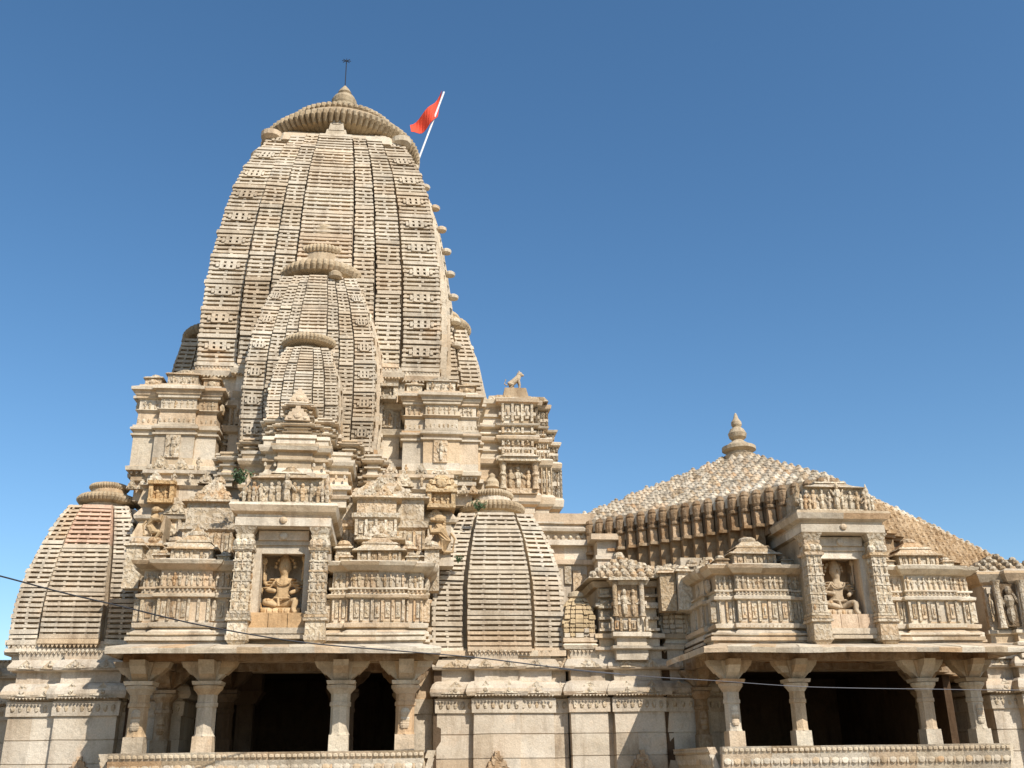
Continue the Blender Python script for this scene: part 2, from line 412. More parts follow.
def base_mass(x0, x1, yf, yb, cuts, label):
    h = holder('base_wall', label, ((x0 + x1) / 2, (yf + yb) / 2, 0))
    MILD[0] = True; mb = MB(); plan = bays(x0, x1, yf, yb, cuts)
    # split courses of plain wall into ashlar heights
    prof = []
    for (a, b) in zip(BASEPROF, BASEPROF[1:]):
        prof.append(a); L = b[0] - a[0]
        if L > .5 and a[1] == b[1] == 0:
            n = int(L / .34)
            for i in range(1, n): 
                zz = a[0] + L * i / n + random.uniform(-.03, .03); prof += [(zz, 0), (zz + .004, -.018), (zz + .016, -.018), (zz + .02, 0)]
    prof.append(BASEPROF[-1])
    mb.stack(plan, prof, seg=.45); part(mb, 'wall', ASHLAR, h)
    m2 = MB(); W = x1 - x0
    for u0, u1, p in cuts:
        a, b = x0 + W * u0, x0 + W * u1
        if b - a < .3: continue
        y = yf - p
        n = max(1, round((b - a) / .5))
        for k in range(n):
            c = a + (b - a) * (k + .5) / n; ww = (b - a) / n * .8
            # triangular leaf motifs on the two sloping cornices
            for (za, zb, oo) in ((z_k1a + .03, z_k1b - .01, .135), (z_k2a + .03, z_k2b - .01, .105)):
                t = tint(.03)
                for s_, yy in ((1, .02), (.55, .035)):
                    A = (c - ww / 2 * s_, y - oo - yy, za); B = (c + ww / 2 * s_, y - oo - yy, za); Cc = (c, y - .09 - yy, za + (zb - za) * s_)
                    m2.face([A, B, Cc], t); m2.face([A, Cc, (c, y, za)], t); m2.face([Cc, B, (c, y, za)], t)
                m2.ell((c, y - oo - .02, za + .06), (.05, .03, .045), 7, 4, t)
        m2.teeth(a, b, y - .03, z_top, .05); m2.teeth(a, b, y - .18, z_k1a, .03, .06)
        nn = max(2, int((b - a) / .13))
        for k in range(nn):
            c = a + (b - a) * (k + .5) / nn
            m2.ell((c, y - .045, (z_wall + z_band) / 2), (.045, .03, .07), 6, 4)
    m2.frus; MILD[0] = False
    for u0, u1, p in cuts:
        if .14 < u1 - u0 and p > .1: gable(m2, x0 + W * (u0 + u1) / 2, yf - p - .03, 1.50, .5, .42, .08, (.92, .78, .66))
    part(m2, 'cornice_carving', CARVED, h)
    return h

# middle base: two groups of piers between the porches, left base, right base
xa = GX(437, 730, YW); xb = GX(571, 730, YW); xc = GX(690, 730, YW)
base_mass(xa, xb - .03, YW, 27, [(0, .27, 0), (.27, .62, .14), (.62, .88, .05), (.88, 1, -.12)], 'plain pier wall under the middle bell spire')
base_mass(xb, xc + .9, YW, 26.8, [(0, .22, .08), (.22, .26, -.1), (.26, .56, .12), (.56, .76, 0), (.76, 1, -.2)], 'plain pier wall under the small pyramid roofed shrine')
xl0 = GX(6, 730, YW); xl1 = GX(128, 730, YW)
base_mass(xl0, xl1 + .9, YW, 27.1, [(0, .28, 0), (.28, .64, .14), (.64, 1, -.1)], 'plain pier wall under the leftmost bell spire')
base_mass(xl0 - 2.2, xl0 - .02, YW + 1.6, 27, [(0, .5, 0), (.5, 1, .1)], 'recessed wall at the left end of the temple')
xr0 = GX(1000, 730, YW - .3)
base_mass(xr0, xr0 + 4.5, YW - .3, 26.9, [(0, .12, -.1), (.12, .4, .12), (.4, .6, 0), (.6, 1, .12)], 'plain pier wall at the right end of the temple')

# ================================================================== balconies
YP = 18.0
def balcony(pxs, yref, x0e, x1e, x0r, x1r, label, right):
    """pxs: pillar centre X list in metres"""
    cxm = (pxs[0] + pxs[-1]) / 2
    h = holder('balcony', label, (cxm, YP, 0))
    zr = GZ(270, 752, YP - .5); zc0 = GZ(270, 697, YP); zbeam0 = GZ(270, 662, YP); ze = GZ(270, 655, YP - 1.1)
    zc0 = GZ(205, 692, YP)
    # pillars
    for i, px in enumerate(pxs):
        for yy, dim in ((YP, 1), (YP + 1.9, .96)):
            if yy > YP and right and i in (1, 2): continue
            mb = MB(); a = (.135 if right else .155) * dim
            t = tint(.03)
            mb.frus(px, yy, zr - .55, zr + .26, a * 1.1, a * 1.1, a * 1.04, a * 1.04, t)
            n = 8
            mb.lathe(px, yy, [(a * 1.12, zr + .26), (a * 1.04, zr + .30), (a * 1.02, zc0 - .25), (a * 1.16, zc0 - .24), (a * 1.16, zc0 - .18), (a * 1.05, zc0 - .17), (a * 1.05, zc0 - .05)], n, t=tint(.03))
            mb.lathe(px, yy, [(a * 1.05, zc0 - .05), (a * 1.3, zc0 + .00), (a * 1.55, zc0 + .04), (a * 1.6, zc0 + .09), (a * 1.3, zc0 + .10)], 14, t=tint(.03))
            mb.frus(px, yy, zc0 + .10, zc0 + .16, a * 1.45, a * 1.45, a * 1.55, a * 1.55)
            ztop = zbeam0
            # bracket arms
            for dx, dy in ((1, 0), (-1, 0), (0, -1), (0, 1)):
                for s_, (l0, l1, u0, u1) in enumerate(((.9, 1.7, 0, .35), (1.9, 2.6, .35, .7), (2.7, 3.0, .7, 1))):
                    za, zb = zc0 + .16 + (ztop - zc0 - .16) * u0, zc0 + .16 + (ztop - zc0 - .16) * u1
                    L0, L1 = a * l0, a * l1; w = a * .8
                    if dx: mb.hexa([(px + min(0, dx * L0), yy - w, za), (px + max(0, dx * L0), yy - w, za), (px + max(0, dx * L0), yy + w, za), (px + min(0, dx * L0), yy + w, za)],
                                   [(px + min(0, dx * L1), yy - w, zb), (px + max(0, dx * L1), yy - w, zb), (px + max(0, dx * L1), yy + w, zb), (px + min(0, dx * L1), yy + w, zb)])
                    else: mb.hexa([(px - w, yy + min(0, dy * L0), za), (px + w, yy + min(0, dy * L0), za), (px + w, yy + max(0, dy * L0), za), (px - w, yy + max(0, dy * L0), za)],
                                  [(px - w, yy + min(0, dy * L1), zb), (px + w, yy + min(0, dy * L1), zb), (px + w, yy + max(0, dy * L1), zb), (px - w, yy + max(0, dy * L1), zb)])
            mb.frus(px, yy, zc0 + .2, ztop - .01, a * .95, a * .95, a * 1.3, a * 1.3)
            if (i % 3 == 0): 
                for q in range(7): mb.ell((px, yy - a * 1.02, zr + .4 + q * (zc0 - zr - .7) / 7), (a * .5, .025, .06), 6, 4)
            part(mb, 'pillar', STONE if yy == YP else (BROWN if i in (0, 3) else DARK), h, jit=.006)  # rear row gets darker stone, porch shade put into its colour
    # beams
    mb = MB(); X0, X1 = pxs[0] - .3, pxs[-1] + .3
    for yy in (YP, YP + 1.9):
        zt = zbeam0 + .26
        xs = [X0] + [x + random.uniform(-.1, .1) for x in pxs[1:-1]] + [X1]
        for a, b in zip(xs, xs[1:]):
            mb.box(a, b - .006, yy - .2, yy + .2, zbeam0, zbeam0 + .12); mb.box(a, b - .006, yy - .24, yy + .24, zbeam0 + .12, zt)
    for xx in (pxs[0], pxs[-1]): mb.box(xx - .2, xx + .2, YP + .22, YP + 1.68, zbeam0 - .003, zt + .002)
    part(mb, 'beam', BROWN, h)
    # ceiling and dark room behind
    mb = MB(); zt = zbeam0 + .27
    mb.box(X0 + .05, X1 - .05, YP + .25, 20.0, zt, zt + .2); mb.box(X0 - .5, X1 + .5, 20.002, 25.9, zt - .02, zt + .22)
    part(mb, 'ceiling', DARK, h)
    mb = MB(); mb.stack([(X0 + .02, YP - .12), (X1 - .02, YP - .12), (X1 - .02, YP + .24), (X0 + .02, YP + .24)], [(zt - .004, 0), (zt + .06, .0), (zt + .07, .05), (zt + .13, .05), (zt + .14, -.02), (zt + .16, -.02), (zt + .17, .03), (zt + .20, .03)], seg=.7)
    part(mb, 'roof_course', STONE, h)
    mb = MB(); rx0, rx1 = X0 - .25, X1 + .25
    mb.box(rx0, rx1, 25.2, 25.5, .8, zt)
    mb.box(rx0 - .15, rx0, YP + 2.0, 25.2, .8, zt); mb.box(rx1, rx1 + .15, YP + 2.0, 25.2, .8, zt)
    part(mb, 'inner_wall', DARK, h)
    # inner side pilasters seen dimly through the narrow bays
    for xx in (pxs[0] + .30, pxs[1] + .15, pxs[2] - .15):
        if right: continue
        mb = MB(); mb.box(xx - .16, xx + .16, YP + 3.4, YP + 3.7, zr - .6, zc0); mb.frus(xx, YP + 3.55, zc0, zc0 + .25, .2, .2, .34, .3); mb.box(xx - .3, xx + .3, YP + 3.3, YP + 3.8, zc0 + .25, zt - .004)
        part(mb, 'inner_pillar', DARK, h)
    # floor slab
    mb = MB(); mb.box(x0r + .1, x1r - .1, YP - .35, 25.1, zr - .62, zr - .5)
    mb.stack([(x0r + .15, YP - .3), (x1r - .15, YP - .3), (x1r - .15, 20.5), (x0r + .15, 20.5)],
             [(0, .4), (.3, .4), (.35, .2), (.6, .25), (.7, 0), (zr - .8, 0), (zr - .75, .1), (zr - .62, .1)])
    part(mb, 'plinth', ASHLAR, h)
    # raking seat-back railing with roundels
    mb = MB(); yb, yt = YP - .38, YP - .55
    def rail(p0, p1, nrm):
        p0, p1 = Vector(p0), Vector(p1); L = (p1 - p0).length; n = max(1, round(L / .9)); d = (p1 - p0) / n; nr = Vector(nrm)
        for k in range(n):
            a, b = p0 + d * k, p0 + d * (k + 1) - d * .006
            for za, zb, o0, o1, th in ((zr - .66, zr - .12, 0, .17, .1), (zr - .12, zr, .15, .20, .14), (zr - .70, zr - .62, .0, .02, .14)):
                A = [a + nr * o0, b + nr * o0, b + nr * (o0 - th), a + nr * (o0 - th)]
                Bq = [a + nr * (o1), b + nr * (o1), b + nr * (o1 - th), a + nr * (o1 - th)]
                mb.hexa([(*v, za) for v in A], [(*v, zb) for v in Bq], tint(.05))
            m = 5
            for i in range(m):
                c = a + (b - a) * ((i + .5) / m)
                for f, rr in ((.80, .055), (.42, .045)):
                    z = zr - .66 + .54 * f; oo = .17 * f
                    q = c + nr * (oo + .005)
                    rx, ry = (rr * 1.2, .012) if abs(nr.y) > .5 else (.012, rr * 1.2)
                    mb.ell((q.x, q.y, z), (rx, ry, rr * 1.15), 8, 4)
                    q2 = c + (b - a) * (.5 / m) + nr * (oo + .002)
                    mb.ell((q2.x, q2.y, z), (rx * .4, ry, rr * 1.4), 5, 3)
            for i in range(9):
                q = a + (b - a) * ((i + .5) / 9) + nr * .185
                mb.ell((q.x, q.y, zr - .06), (.045 if abs(nr.y) > .5 else .018, .018 if abs(nr.y) > .5 else .045, .035), 5, 3, (.95, .9, .82))
    rail((x0r, yb), (x1r, yb), (0, -1)); rail((x0r, 19.9), (x0r, yb + .02), (-1, 0)); rail((x1r, yb + .02), (x1r, 19.9), (1, 0))
    part(mb, 'railing', STONE, h, jit=.005)
    # sloping stone eave
    mb = MB(); zi = zbeam0 + .30
    yo, yi = YP - 1.1, YP - .2
    def quadstrip(pa, pb, ia, ib, ztop_out, ztop_in, th):
        n = max(1, round((Vector(pb) - Vector(pa)).length / .42))
        for k in range(n):
            u0, u1 = k / n, (k + 1) / n
            L = lambda p, q, u: (p[0] + (q[0] - p[0]) * u, p[1] + (q[1] - p[1]) * u)
            a, b, c, d = L(pa, pb, u0), L(pa, pb, u1), L(ia, ib, u1), L(ia, ib, u0); jz = random.uniform(-.012, .012)
            mb.hexa([(*a, ztop_out - th + jz), (*b, ztop_out - th + jz), (*c, ztop_in - th), (*d, ztop_in - th)], [(*a, ztop_out + jz), (*b, ztop_out + jz), (*c, ztop_in), (*d, ztop_in)], tint(.06))
            # broken, scalloped edge lip
            mb.hexa([(a[0], a[1] - .01, ztop_out - th - .02), (b[0], b[1] - .01, ztop_out - th - .02), (b[0], b[1] + .06, ztop_out - th), (a[0], a[1] + .06, ztop_out - th)],
                    [(a[0], a[1] - .03, ztop_out - .02 + jz), (b[0], b[1] - .03, ztop_out - .02 + jz), (b[0], b[1] + .05, ztop_out + .0), (a[0], a[1] + .05, ztop_out + .0)], tint(.06))
    zo = ze + .13; XI0, XI1 = X0 + .1, X1 - .1
    quadstrip((x0e, yo), (x1e, yo), (XI0, yi), (XI1, yi), zo, zo + .15, .08)
    quadstrip((x1e, yo), (x1e, 19.3), (XI1, yi), (XI1, 19.3), zo, zo + .15, .08)
    quadstrip((x0e, 19.3), (x0e, yo), (XI0, 19.3), (XI0, yi), zo, zo + .15, .08)
    part(mb, 'eave', STONE, h, jit=.014)
    return dict(zr=zr, zc0=zc0, zbeam=zbeam0, ze=ze, ztop=zbeam0 + .47, X0=X0, X1=X1)
pl = [GX(p, 715, YP) for p in (138, 206, 340, 405)]
B1 = balcony(pl, 0, GX(104, 655, YP - 1.1), GX(441, 655, YP - 1.1), GX(110, 752, YP - .45), GX(424, 752, YP - .45), 'left pillared balcony with a broad stone eave', False)
pr = [GX(p, 705, YP) for p in (732, 798, 926, 975)]
print('pillars', [round(v, 2) for v in pl + pr], B1)
B2 = balcony(pr, 0, GX(704, 655, YP - 1.1), GX(1030, 652, YP - 1.1), GX(720, 745, YP - .45), GX(1006, 740, YP - .45), 'right pillared balcony with a broad stone eave', True)

mass_ = MB(); mass_.stack([(B1['X1'] - .1, 20.25), (xa + .3, 20.25), (xa + .3, 26), (B1['X1'] - .1, 26)], [(0, 0), (z_wall, 0), (z_wall + .01, .04), (z_band, .04), (z_band + .01, 0), (z_top + .2, 0)]); part(mass_, 'rear_masonry', ASHLAR)
# ================================================================== storey above the balconies
ZS = B1['ztop']                                        # top of the balcony roof slab
YB = YP + .05
zB = dict(corn=GZ(280, 566, YB), fr1=GZ(280, 572, YB), fr0=GZ(280, 590, YB), l1=GZ(280, 598, YB), pn0=GZ(280, 621, YB), l2=GZ(280, 628, YB), foot=GZ(280, 640, YB))
def flank_block(x0, x1, y0, label, roofstyle=0):
    h = holder('parapet_block', label, ((x0 + x1) / 2, y0 + 1, ZS))
    z = zB; W = x1 - x0
    cuts = [(0, .2, 0), (.2, .8, .10), (.8, 1, 0)]
    plan = [(x0, y0), (x0 + .2 * W, y0), (x0 + .2 * W, y0 - .09), (x0 + .8 * W, y0 - .09), (x0 + .8 * W, y0), (x1, y0), (x1, y0 + .5), (x1 + .08, y0 + .5), (x1 + .08, y0 + 1.6), (x1, y0 + 1.6), (x1, y0 + 2.2), (x0, y0 + 2.2), (x0, y0 + 1.6), (x0 - .08, y0 + 1.6), (x0 - .08, y0 + .5), (x0, y0 + .5)]
    mb = MB()
    mb.stack(plan, [(ZS - .1, .1), (z['foot'] - .05, .1), (z['foot'] - .03, .02), (z['foot'] + .04, .02), (z['foot'] + .05, .08), (z['foot'] + .12, .08), (z['l2'] - .02, -.02), (z['l2'], .06), (z['l2'] + .07, .07), (z['l2'] + .09, -.03),
                    (z['pn0'], -.03), (z['l1'] - .02, -.03), (z['l1'], .05), (z['l1'] + .05, .06), (z['l1'] + .08, -.02), (z['fr0'], -.02), (z['fr0'] + .01, .02), (z['fr0'] + .04, .02), (z['fr0'] + .05, -.03),
                    (z['fr1'], -.03), (z['fr1'] + .02, .04), (z['corn'] - .01, .14), (z['corn'] + .05, .17), (z['corn'] + .08, .02), (z['corn'] + .1, .0)])
    part(mb, 'block', STONE, h)
    m2 = MB()
    for u0, u1, p in ((.02, .2, 0), (.21, .79, .09), (.8, .98, 0)):
        a, b = x0 + W * u0, x0 + W * u1; y = y0 - p + .02
        frieze(m2, a, b, y, z['fr0'] + .05, z['fr1'], max(1, round((b - a) / .105)))
        pilasters(m2, a + .03, b - .03, y, z['pn0'] + .0, z['l1'] - .02, max(1, round((b - a) / .19)), .03)
        m2.teeth(a, b, y - .09, z['foot'] + .05, .05, .07)
        nb_ = max(1, int((b - a) / .07))
        for k in range(nb_): m2.ell((a + (b - a) * (k + .5) / nb_, y - .07, z['l2'] + .03), (.022, .02, .025), 5, 3)
        for k in range(nb_): m2.ell((a + (b - a) * (k + .5) / nb_, y - .04, z['l1'] + .11), (.02, .02, .03), 5, 3)
    for yy in (y0 + .15, y0 + .7, y0 + 1.2, y0 + 1.8):
        for xx, s_ in ((x0 - .03, -1), (x1 + .03, 1)):
            m2.box(xx - .06, xx + .06, yy - .08, yy + .08, z['pn0'], z['l1'] - .02)
            m2.ell((xx, yy + .2, (z['fr0'] + z['fr1']) / 2), (.07, .1, .14), 6, 4)
    part(m2, 'relief_carving', FINEC, h, jit=.004)
    # stepped cresting on top: little pyramids, gables and pots
    m3 = MB(); zc = z['corn'] + .1; c = (x0 + x1) / 2
    hh = .52
    m3.frus(c, y0 + .5, zc, zc + .22, W * .24, .32, W * .24, .32)
    pilasters(m3, c - W * .22, c + W * .22, y0 + .18, zc + .02, zc + .2, 4, .03)
    m3.frus(c, y0 + .5, zc + .22, zc + .26, W * .30, .40, W * .27, .36)
    m3.frus(c, y0 + .5, zc + .26, zc + .36, W * .25, .34, W * .17, .26)
    m3.frus(c, y0 + .5, zc + .36, zc + .40, W * .20, .28, W * .18, .26)
    m3.frus(c, y0 + .5, zc + .40, zc + .50, W * .15, .22, W * .09, .14)
    m3.ell((c, y0 + .5, zc + .54), (W * .10, .14, .07), 10, 5)
    for sd in (-1, 1):
        for q, (dx, w, hq) in enumerate(((.36, .22, .18), (.44, .12, .11))):
            xx = c + sd * W * dx
            m3.frus(xx, y0 + .35 + q * .3, zc, zc + hq * .6, w / 2, .16, w / 2, .16)
            m3.frus(xx, y0 + .35 + q * .3, zc + hq * .6, zc + hq * .75, w * .62, .2, w * .5, .18)
            m3.ell((xx, y0 + .35 + q * .3, zc + hq * .9), (w * .42, .14, hq * .35), 8, 4)
        for q in range(5):
            m3.frus(c + sd * W * random.uniform(.1, .42), y0 + random.uniform(.9, 1.8), zc, zc + random.uniform(.15, .3), .1, .1, .06, .06)
    for q in range(10):
        gx = x0 + W * random.uniform(.05, .95); gable(m3, gx, y0 + random.uniform(.75, 1.9), zc, .24, random.uniform(.2, .42), .1)
    m3.box(x0 + .1, x1 - .1, y0 + .9, y0 + 2.1, zc - .05, zc + .14)
    part(m3, 'cresting', FINEC, h, jit=.012)
    return h
def gx(p, y=600): return GX(p, y, YB)
flank_block(gx(139), gx(231), YB, 'carved parapet block left of the left niche pavilion')
flank_block(gx(330), gx(425), YB, 'carved parapet block right of the left niche pavilion')
flank_block(gx(716), gx(808), YB, 'carved parapet block left of the right niche pavilion')
flank_block(gx(887), gx(972), YB, 'carved parapet block right of the right niche pavilion')

STATUE = stone_mat('ochre_statue_stone', (.60, .45, .27), stain=.6)
PALEST = stone_mat('pale_statue_stone', (.56, .47, .35), stain=.6)

def deity(x, y, z, h, label, right=False):
    """seated many-armed stone deity, one continuous skinned body"""
    me = bpy.data.meshes.new('niche_statue')
    J = {}; V = []; E = []; RR = []
    def j(n, x_, y_, z_, r, p=None):
        J[n] = len(V); V.append((x_ * h, y_ * h, z_ * h)); RR.append(r * h)
        if p: E.append((J[p], J[n]))
    j('pelvis', 0, 0, .22, .115); j('waist', 0, -.01, .35, .085, 'pelvis'); j('chest', 0, -.01, .49, .115, 'waist'); j('neck', .01, -.02, .63, .048, 'chest')
    j('chin', .012, -.03, .685, .085, 'neck'); j('head', .012, -.02, .77, .11, 'chin'); j('crown1', .012, 0, .88, .085, 'head'); j('crown2', .012, .0, .97, .03, 'crown1')
    j('hipl', -.13, -.02, .19, .075, 'pelvis'); j('kneel', -.27, -.16, .20, .06, 'hipl'); j('footl', -.05, -.22, .13, .04, 'kneel')
    j('hipr', .13, -.02, .19, .075, 'pelvis'); j('kneer', .24, -.2, .22, .06, 'hipr'); j('shinr', .20, -.23, .07, .045, 'kneer'); j('footr', .24, -.28, .0, .035, 'shinr')
    j('sl', -.16, 0, .55, .055, 'chest'); j('sr', .17, 0, .55, .055, 'chest')
    j('el', -.25, -.05, .40, .045, 'sl'); j('hl', -.09, -.18, .36, .036, 'el')
    j('er', .25, -.05, .40, .04, 'sr'); j('hr', .12, -.17, .33, .032, 'er')
    j('ul', -.30, .02, .50, .036, 'sl'); j('uhl', -.29, -.03, .68, .032, 'ul')
    j('ur', .31, .02, .50, .036, 'sr'); j('uhr', .30, -.03, .70, .032, 'ur')
    me.from_pydata(V, E, []); me.update()
    o = bpy.data.objects.new('niche_statue', me); COL.objects.link(o); o.location = (x, y, z)
    sk = o.modifiers.new('skin', 'SKIN'); sk.use_smooth_shade = True
    for i, r in enumerate(RR): me.skin_vertices[0].data[i].radius = (r, r); me.skin_vertices[0].data[i].use_root = i == 0
    sb = o.modifiers.new('sub', 'SUBSURF'); sb.levels = 2; sb.render_levels = 2
    dg = bpy.context.evaluated_depsgraph_get(); m2 = bpy.data.meshes.new_from_object(o.evaluated_get(dg)); m2.name = 'niche_statue'
    bpy.data.objects.remove(o)
    m2.materials.clear(); SM = PALEST if right else STATUE; m2.materials.append(SM)
    ca = m2.color_attributes.new('tint', 'FLOAT_COLOR', 'CORNER'); ca.data.foreach_set('color', [1.0] * (4 * len(m2.loops)))
    o = bpy.data.objects.new('niche_statue', m2); COL.objects.link(o); o.location = (x, y, z)
    tag(o, label, 'statue')
    def sub(mb, name, mat=None):
        c = mb.build(name, mat or SM, jit=.003); c.parent = o; return c
    # face and headdress
    f = MB(); f.ell((.012 * h, -.118 * h, .755 * h), (.018 * h, .02 * h, .035 * h), 6, 5)
    for sd in (-1, 1): f.ell((.012 * h + sd * .035 * h, -.10 * h, .78 * h), (.02 * h, .012 * h, .008 * h), 6, 4); f.ell((.012 * h + sd * .088 * h, -.02 * h, .75 * h), (.015 * h, .02 * h, .04 * h), 6, 4)
    f.ell((.012 * h, -.092 * h, .71 * h), (.026 * h, .012 * h, .009 * h), 6, 4); sub(f, 'face')
    c = MB()
    for k in range(3): c.lathe(.012 * h, .0, [(.085 * h - k * .018 * h, (.83 + k * .05) * h), (.092 * h - k * .018 * h, (.845 + k * .05) * h), (.08 * h - k * .018 * h, (.875 + k * .05) * h)], 12)
    sub(c, 'headdress')
    d = MB()
    d.box(-.30 * h, .30 * h, -.2 * h, .12 * h, -.0 * h, .10 * h)
    for k in range(7): d.ell((-.27 * h + k * .09 * h, -.2 * h, .05 * h), (.04 * h, .03 * h, .05 * h), 6, 4)
    sub(d, 'seat')
    w = MB()
    for sd, ht in ((-1, .85), (1, .9)):
        w.tube([(sd * .30 * h, -.06 * h, .55 * h), (sd * .31 * h, -.06 * h, ht * h)], .016 * h, 6); w.ell((sd * .31 * h, -.06 * h, ht * h), (.045 * h, .03 * h, .06 * h), 7, 5)
        for k in range(5): w.ell((sd * (.36 + .02 * (k % 2)) * h, .06 * h, (.12 + k * .15) * h), (.05 * h, .05 * h, .08 * h), 6, 4)
    sub(w, 'attributes_in_hands')
    fl = MB()
    for sd in (-1, 1):
        for k in range(3):
            smallfig(fl, sd * (.385 - .02 * k) * h, -.0 * h + .03 * k * h, (.02 + k * .29) * h, .27 * h, (1, .92, .82))
        for k in range(4): fl.ell((sd * (.17 + .03 * k) * h, -.07 * h, (.56 - .045 * k) * h), (.05 * h, .055 * h, .014 * h), 7, 4)
        fl.ell((sd * .20 * h, -.17 * h, .21 * h), (.05 * h, .06 * h, .045 * h), 7, 4)
    fl.tube([(-.12 * h, -.1 * h, .27 * h), (0, -.14 * h, .25 * h), (.12 * h, -.1 * h, .27 * h)], .02 * h, 6); fl.tube([(-.05 * h, -.17 * h, .25 * h), (-.03 * h, -.2 * h, .12 * h)], .02 * h, 6)
    for k in range(9): a = math.pi * k / 8; fl.ell((.012 * h + .15 * h * math.cos(a), .03 * h, (.78 + .15 * math.sin(a)) * h), (.03 * h, .02 * h, .03 * h), 6, 4)
    sub(fl, 'attendants_and_jewellery')
    n = MB()
    pts = [(.012 * h + .11 * h * math.sin(a), -.10 * h - .02 * h * math.cos(a), (.56 - .09 * math.cos(a)) * h) for a in [k * math.pi / 8 - math.pi / 2 for k in range(9)]]
    n.tube(pts, .012 * h, 6); sub(n, 'necklace')
    return o

def pavilion(pxc, cols, label, slabel, right=False):
    """niche pavilion over a balcony. cols: x of column centres"""
    cx = (cols[0] + cols[1]) / 2; hw = (cols[1] - cols[0]) / 2
    Yf = YP - .35
    h = holder('niche_pavilion', label, (cx, YP + .5, ZS))
    zf = GZ(280, 640, Yf); zs = GZ(280, 612, Yf); zh = GZ(280, 551, Yf); zca = GZ(280, 529, Yf); zb1 = GZ(280, 512, Yf - .1); zcn = GZ(280, 506, Yf - .2)
    zfr = GZ(280, 479, Yf); zcap = GZ(280, 470, Yf)
    # body with a real recess
    mb = MB(); xi = hw - .33; yb = YP + 1.6
    wi = .37
    for sd in (-1, 1):
        xa_, xb_ = sorted((cx + sd * wi, cx + sd * (hw + .1)))
        mb.box(xa_, xb_, Yf + .22, yb, ZS - .1, zb1)
    mb.box(cx - wi + .001, cx + wi - .001, Yf + .75, yb, ZS - .1, zb1 - .002)
    mb.box(cx - wi + .001, cx + wi - .001, Yf + .2, Yf + .76, zh + .02, zb1 - .004)
    mb.box(cx - wi + .001, cx + wi - .001, Yf + .2, Yf + .76, ZS - .1, zs)
    part(mb, 'pavilion_body', STONE, h)
    mb = MB()                                             # frame and lintel
    for sd in (-1, 1):
        a, b = sorted((cx + sd * wi, cx + sd * (wi + .10))); mb.box(a, b, Yf + .14, Yf + .23, zs, zh + .12)
        a, b = sorted((cx + sd * (wi + .10), cx + sd * (wi + .17))); mb.box(a, b, Yf + .10, Yf + .23, zs - .02, zh + .2)
    mb.box(cx - wi, cx + wi, Yf + .135, Yf + .23, zh - .02, zh + .12); mb.box(cx - wi - .1, cx + wi + .1, Yf + .095, Yf + .235, zh + .12, zh + .2)
    mb.box(cx - wi - .06, cx + wi + .06, Yf + .05, Yf + .24, zh + .2, zca - .02); mb.ell((cx, Yf + .04, zh + .27), (.08, .05, .07), 8, 5)
    part(mb, 'niche_frame', STONE, h, jit=.005)
    mb = MB(); t = (1.0, .78, .55)
    for k in range(3):
        a = cx - wi - .12 + k * (2 * wi + .24) / 3; mb.box(a, a + (2 * wi + .24) / 3 - .01, Yf + .04, Yf + .5, zs - .26, zs - .003, t if not right else (1.1, .98, .9))
    mb.box(cx - wi - .2, cx + wi + .2, Yf - .02, Yf + .5, zs - .36, zs - .26); mb.teeth(cx - wi - .2, cx + wi + .2, Yf + .0, zs - .36, .06, .07)
    mb.box(cx - wi - .3, cx + wi + .3, Yf + .0, Yf + .6, ZS - .05, zs - .44)
    part(mb, 'sill', STONE, h)
    for sd in (-1, 1):
        x = cx + sd * hw; m = MB(); a = .17
        m.frus(x, Yf, zf - .14, zf - .02, .09, .09, a, a); 
        m.frus(x, Yf, zf - .02, zf + .06, a * 1.05, a * 1.05, a * 1.1, a * 1.1)
        m.frus(x, Yf, zf + .06, zf + .30, a * .98, a * .98, a * .95, a * .95)
        for q in range(3): m.frus(x, Yf, zf + .30 + q * .055, zf + .345 + q * .055, a * 1.18 - q * .012, a * 1.18 - q * .012, a * 1.2 - q * .012, a * 1.2 - q * .012)
        z0 = zf + .465; z1 = zca - .40
        m.frus(x, Yf, z0, z1, a * .86, a * .86, a * .80, a * .80)
        nseg = 6; 
        for q in range(nseg):
            za = z0 + (z1 - z0) * q / nseg; zb = z0 + (z1 - z0) * (q + 1) / nseg
            m.box(x - a * .92, x + a * .92, Yf - a * .92, Yf + .05, zb - .025, zb)
            smallfig(m, x, Yf - a * .86, za + .01, (zb - za) * .85); m.ell((x - a * .55, Yf - a * .84, (za + zb) / 2), (.03, .03, .06), 5, 4); m.ell((x + a * .55, Yf - a * .84, (za + zb) / 2), (.03, .03, .06), 5, 4)
            m.ell((x - a * .86 * sd, Yf, (za + zb) / 2), (.03, .06, .06), 5, 4)
        m.frus(x, Yf, z1, z1 + .05, a * 1.05, a * 1.05, a * 1.1, a * 1.1)
        for dx in (-1, 0, 1): m.ell((x + dx * .11, Yf - .12, z1 + .12), (.08, .08, .09), 8, 5)
        m.frus(x, Yf, z1 + .05, z1 + .2, a * .9, a * .9, a * .7, a * .7)
        m.frus(x, Yf, z1 + .2, z1 + .27, a * .8, a * .8, a * .9, a * .9); m.frus(x, Yf, z1 + .27, z1 + .40, a * .75, a * .75, a * 1.15, a * 1.15)
        part(m, 'column', FINEC, h, jit=.005)
        m.box
    m = MB(); W = hw + .13
    m.stack([(cx - W, Yf - .12), (cx + W, Yf - .12), (cx + W, yb), (cx - W, yb)], [(zca, .0), (zca + .02, .05), (zca + .16, .05), (zca + .18, .02), (zb1 - .06, .03), (zb1 - .02, .12), (zcn, .16), (zcn + .05, .14), (zcn + .07, 0)], tone=None)
    m.ell((cx, Yf - .18, zca + .12), (.07, .04, .06), 8, 5)
    m.teeth(cx - W, cx + W, Yf - .24, zcn - .01, .035, .06)
    part(m, 'canopy', STONE, h)
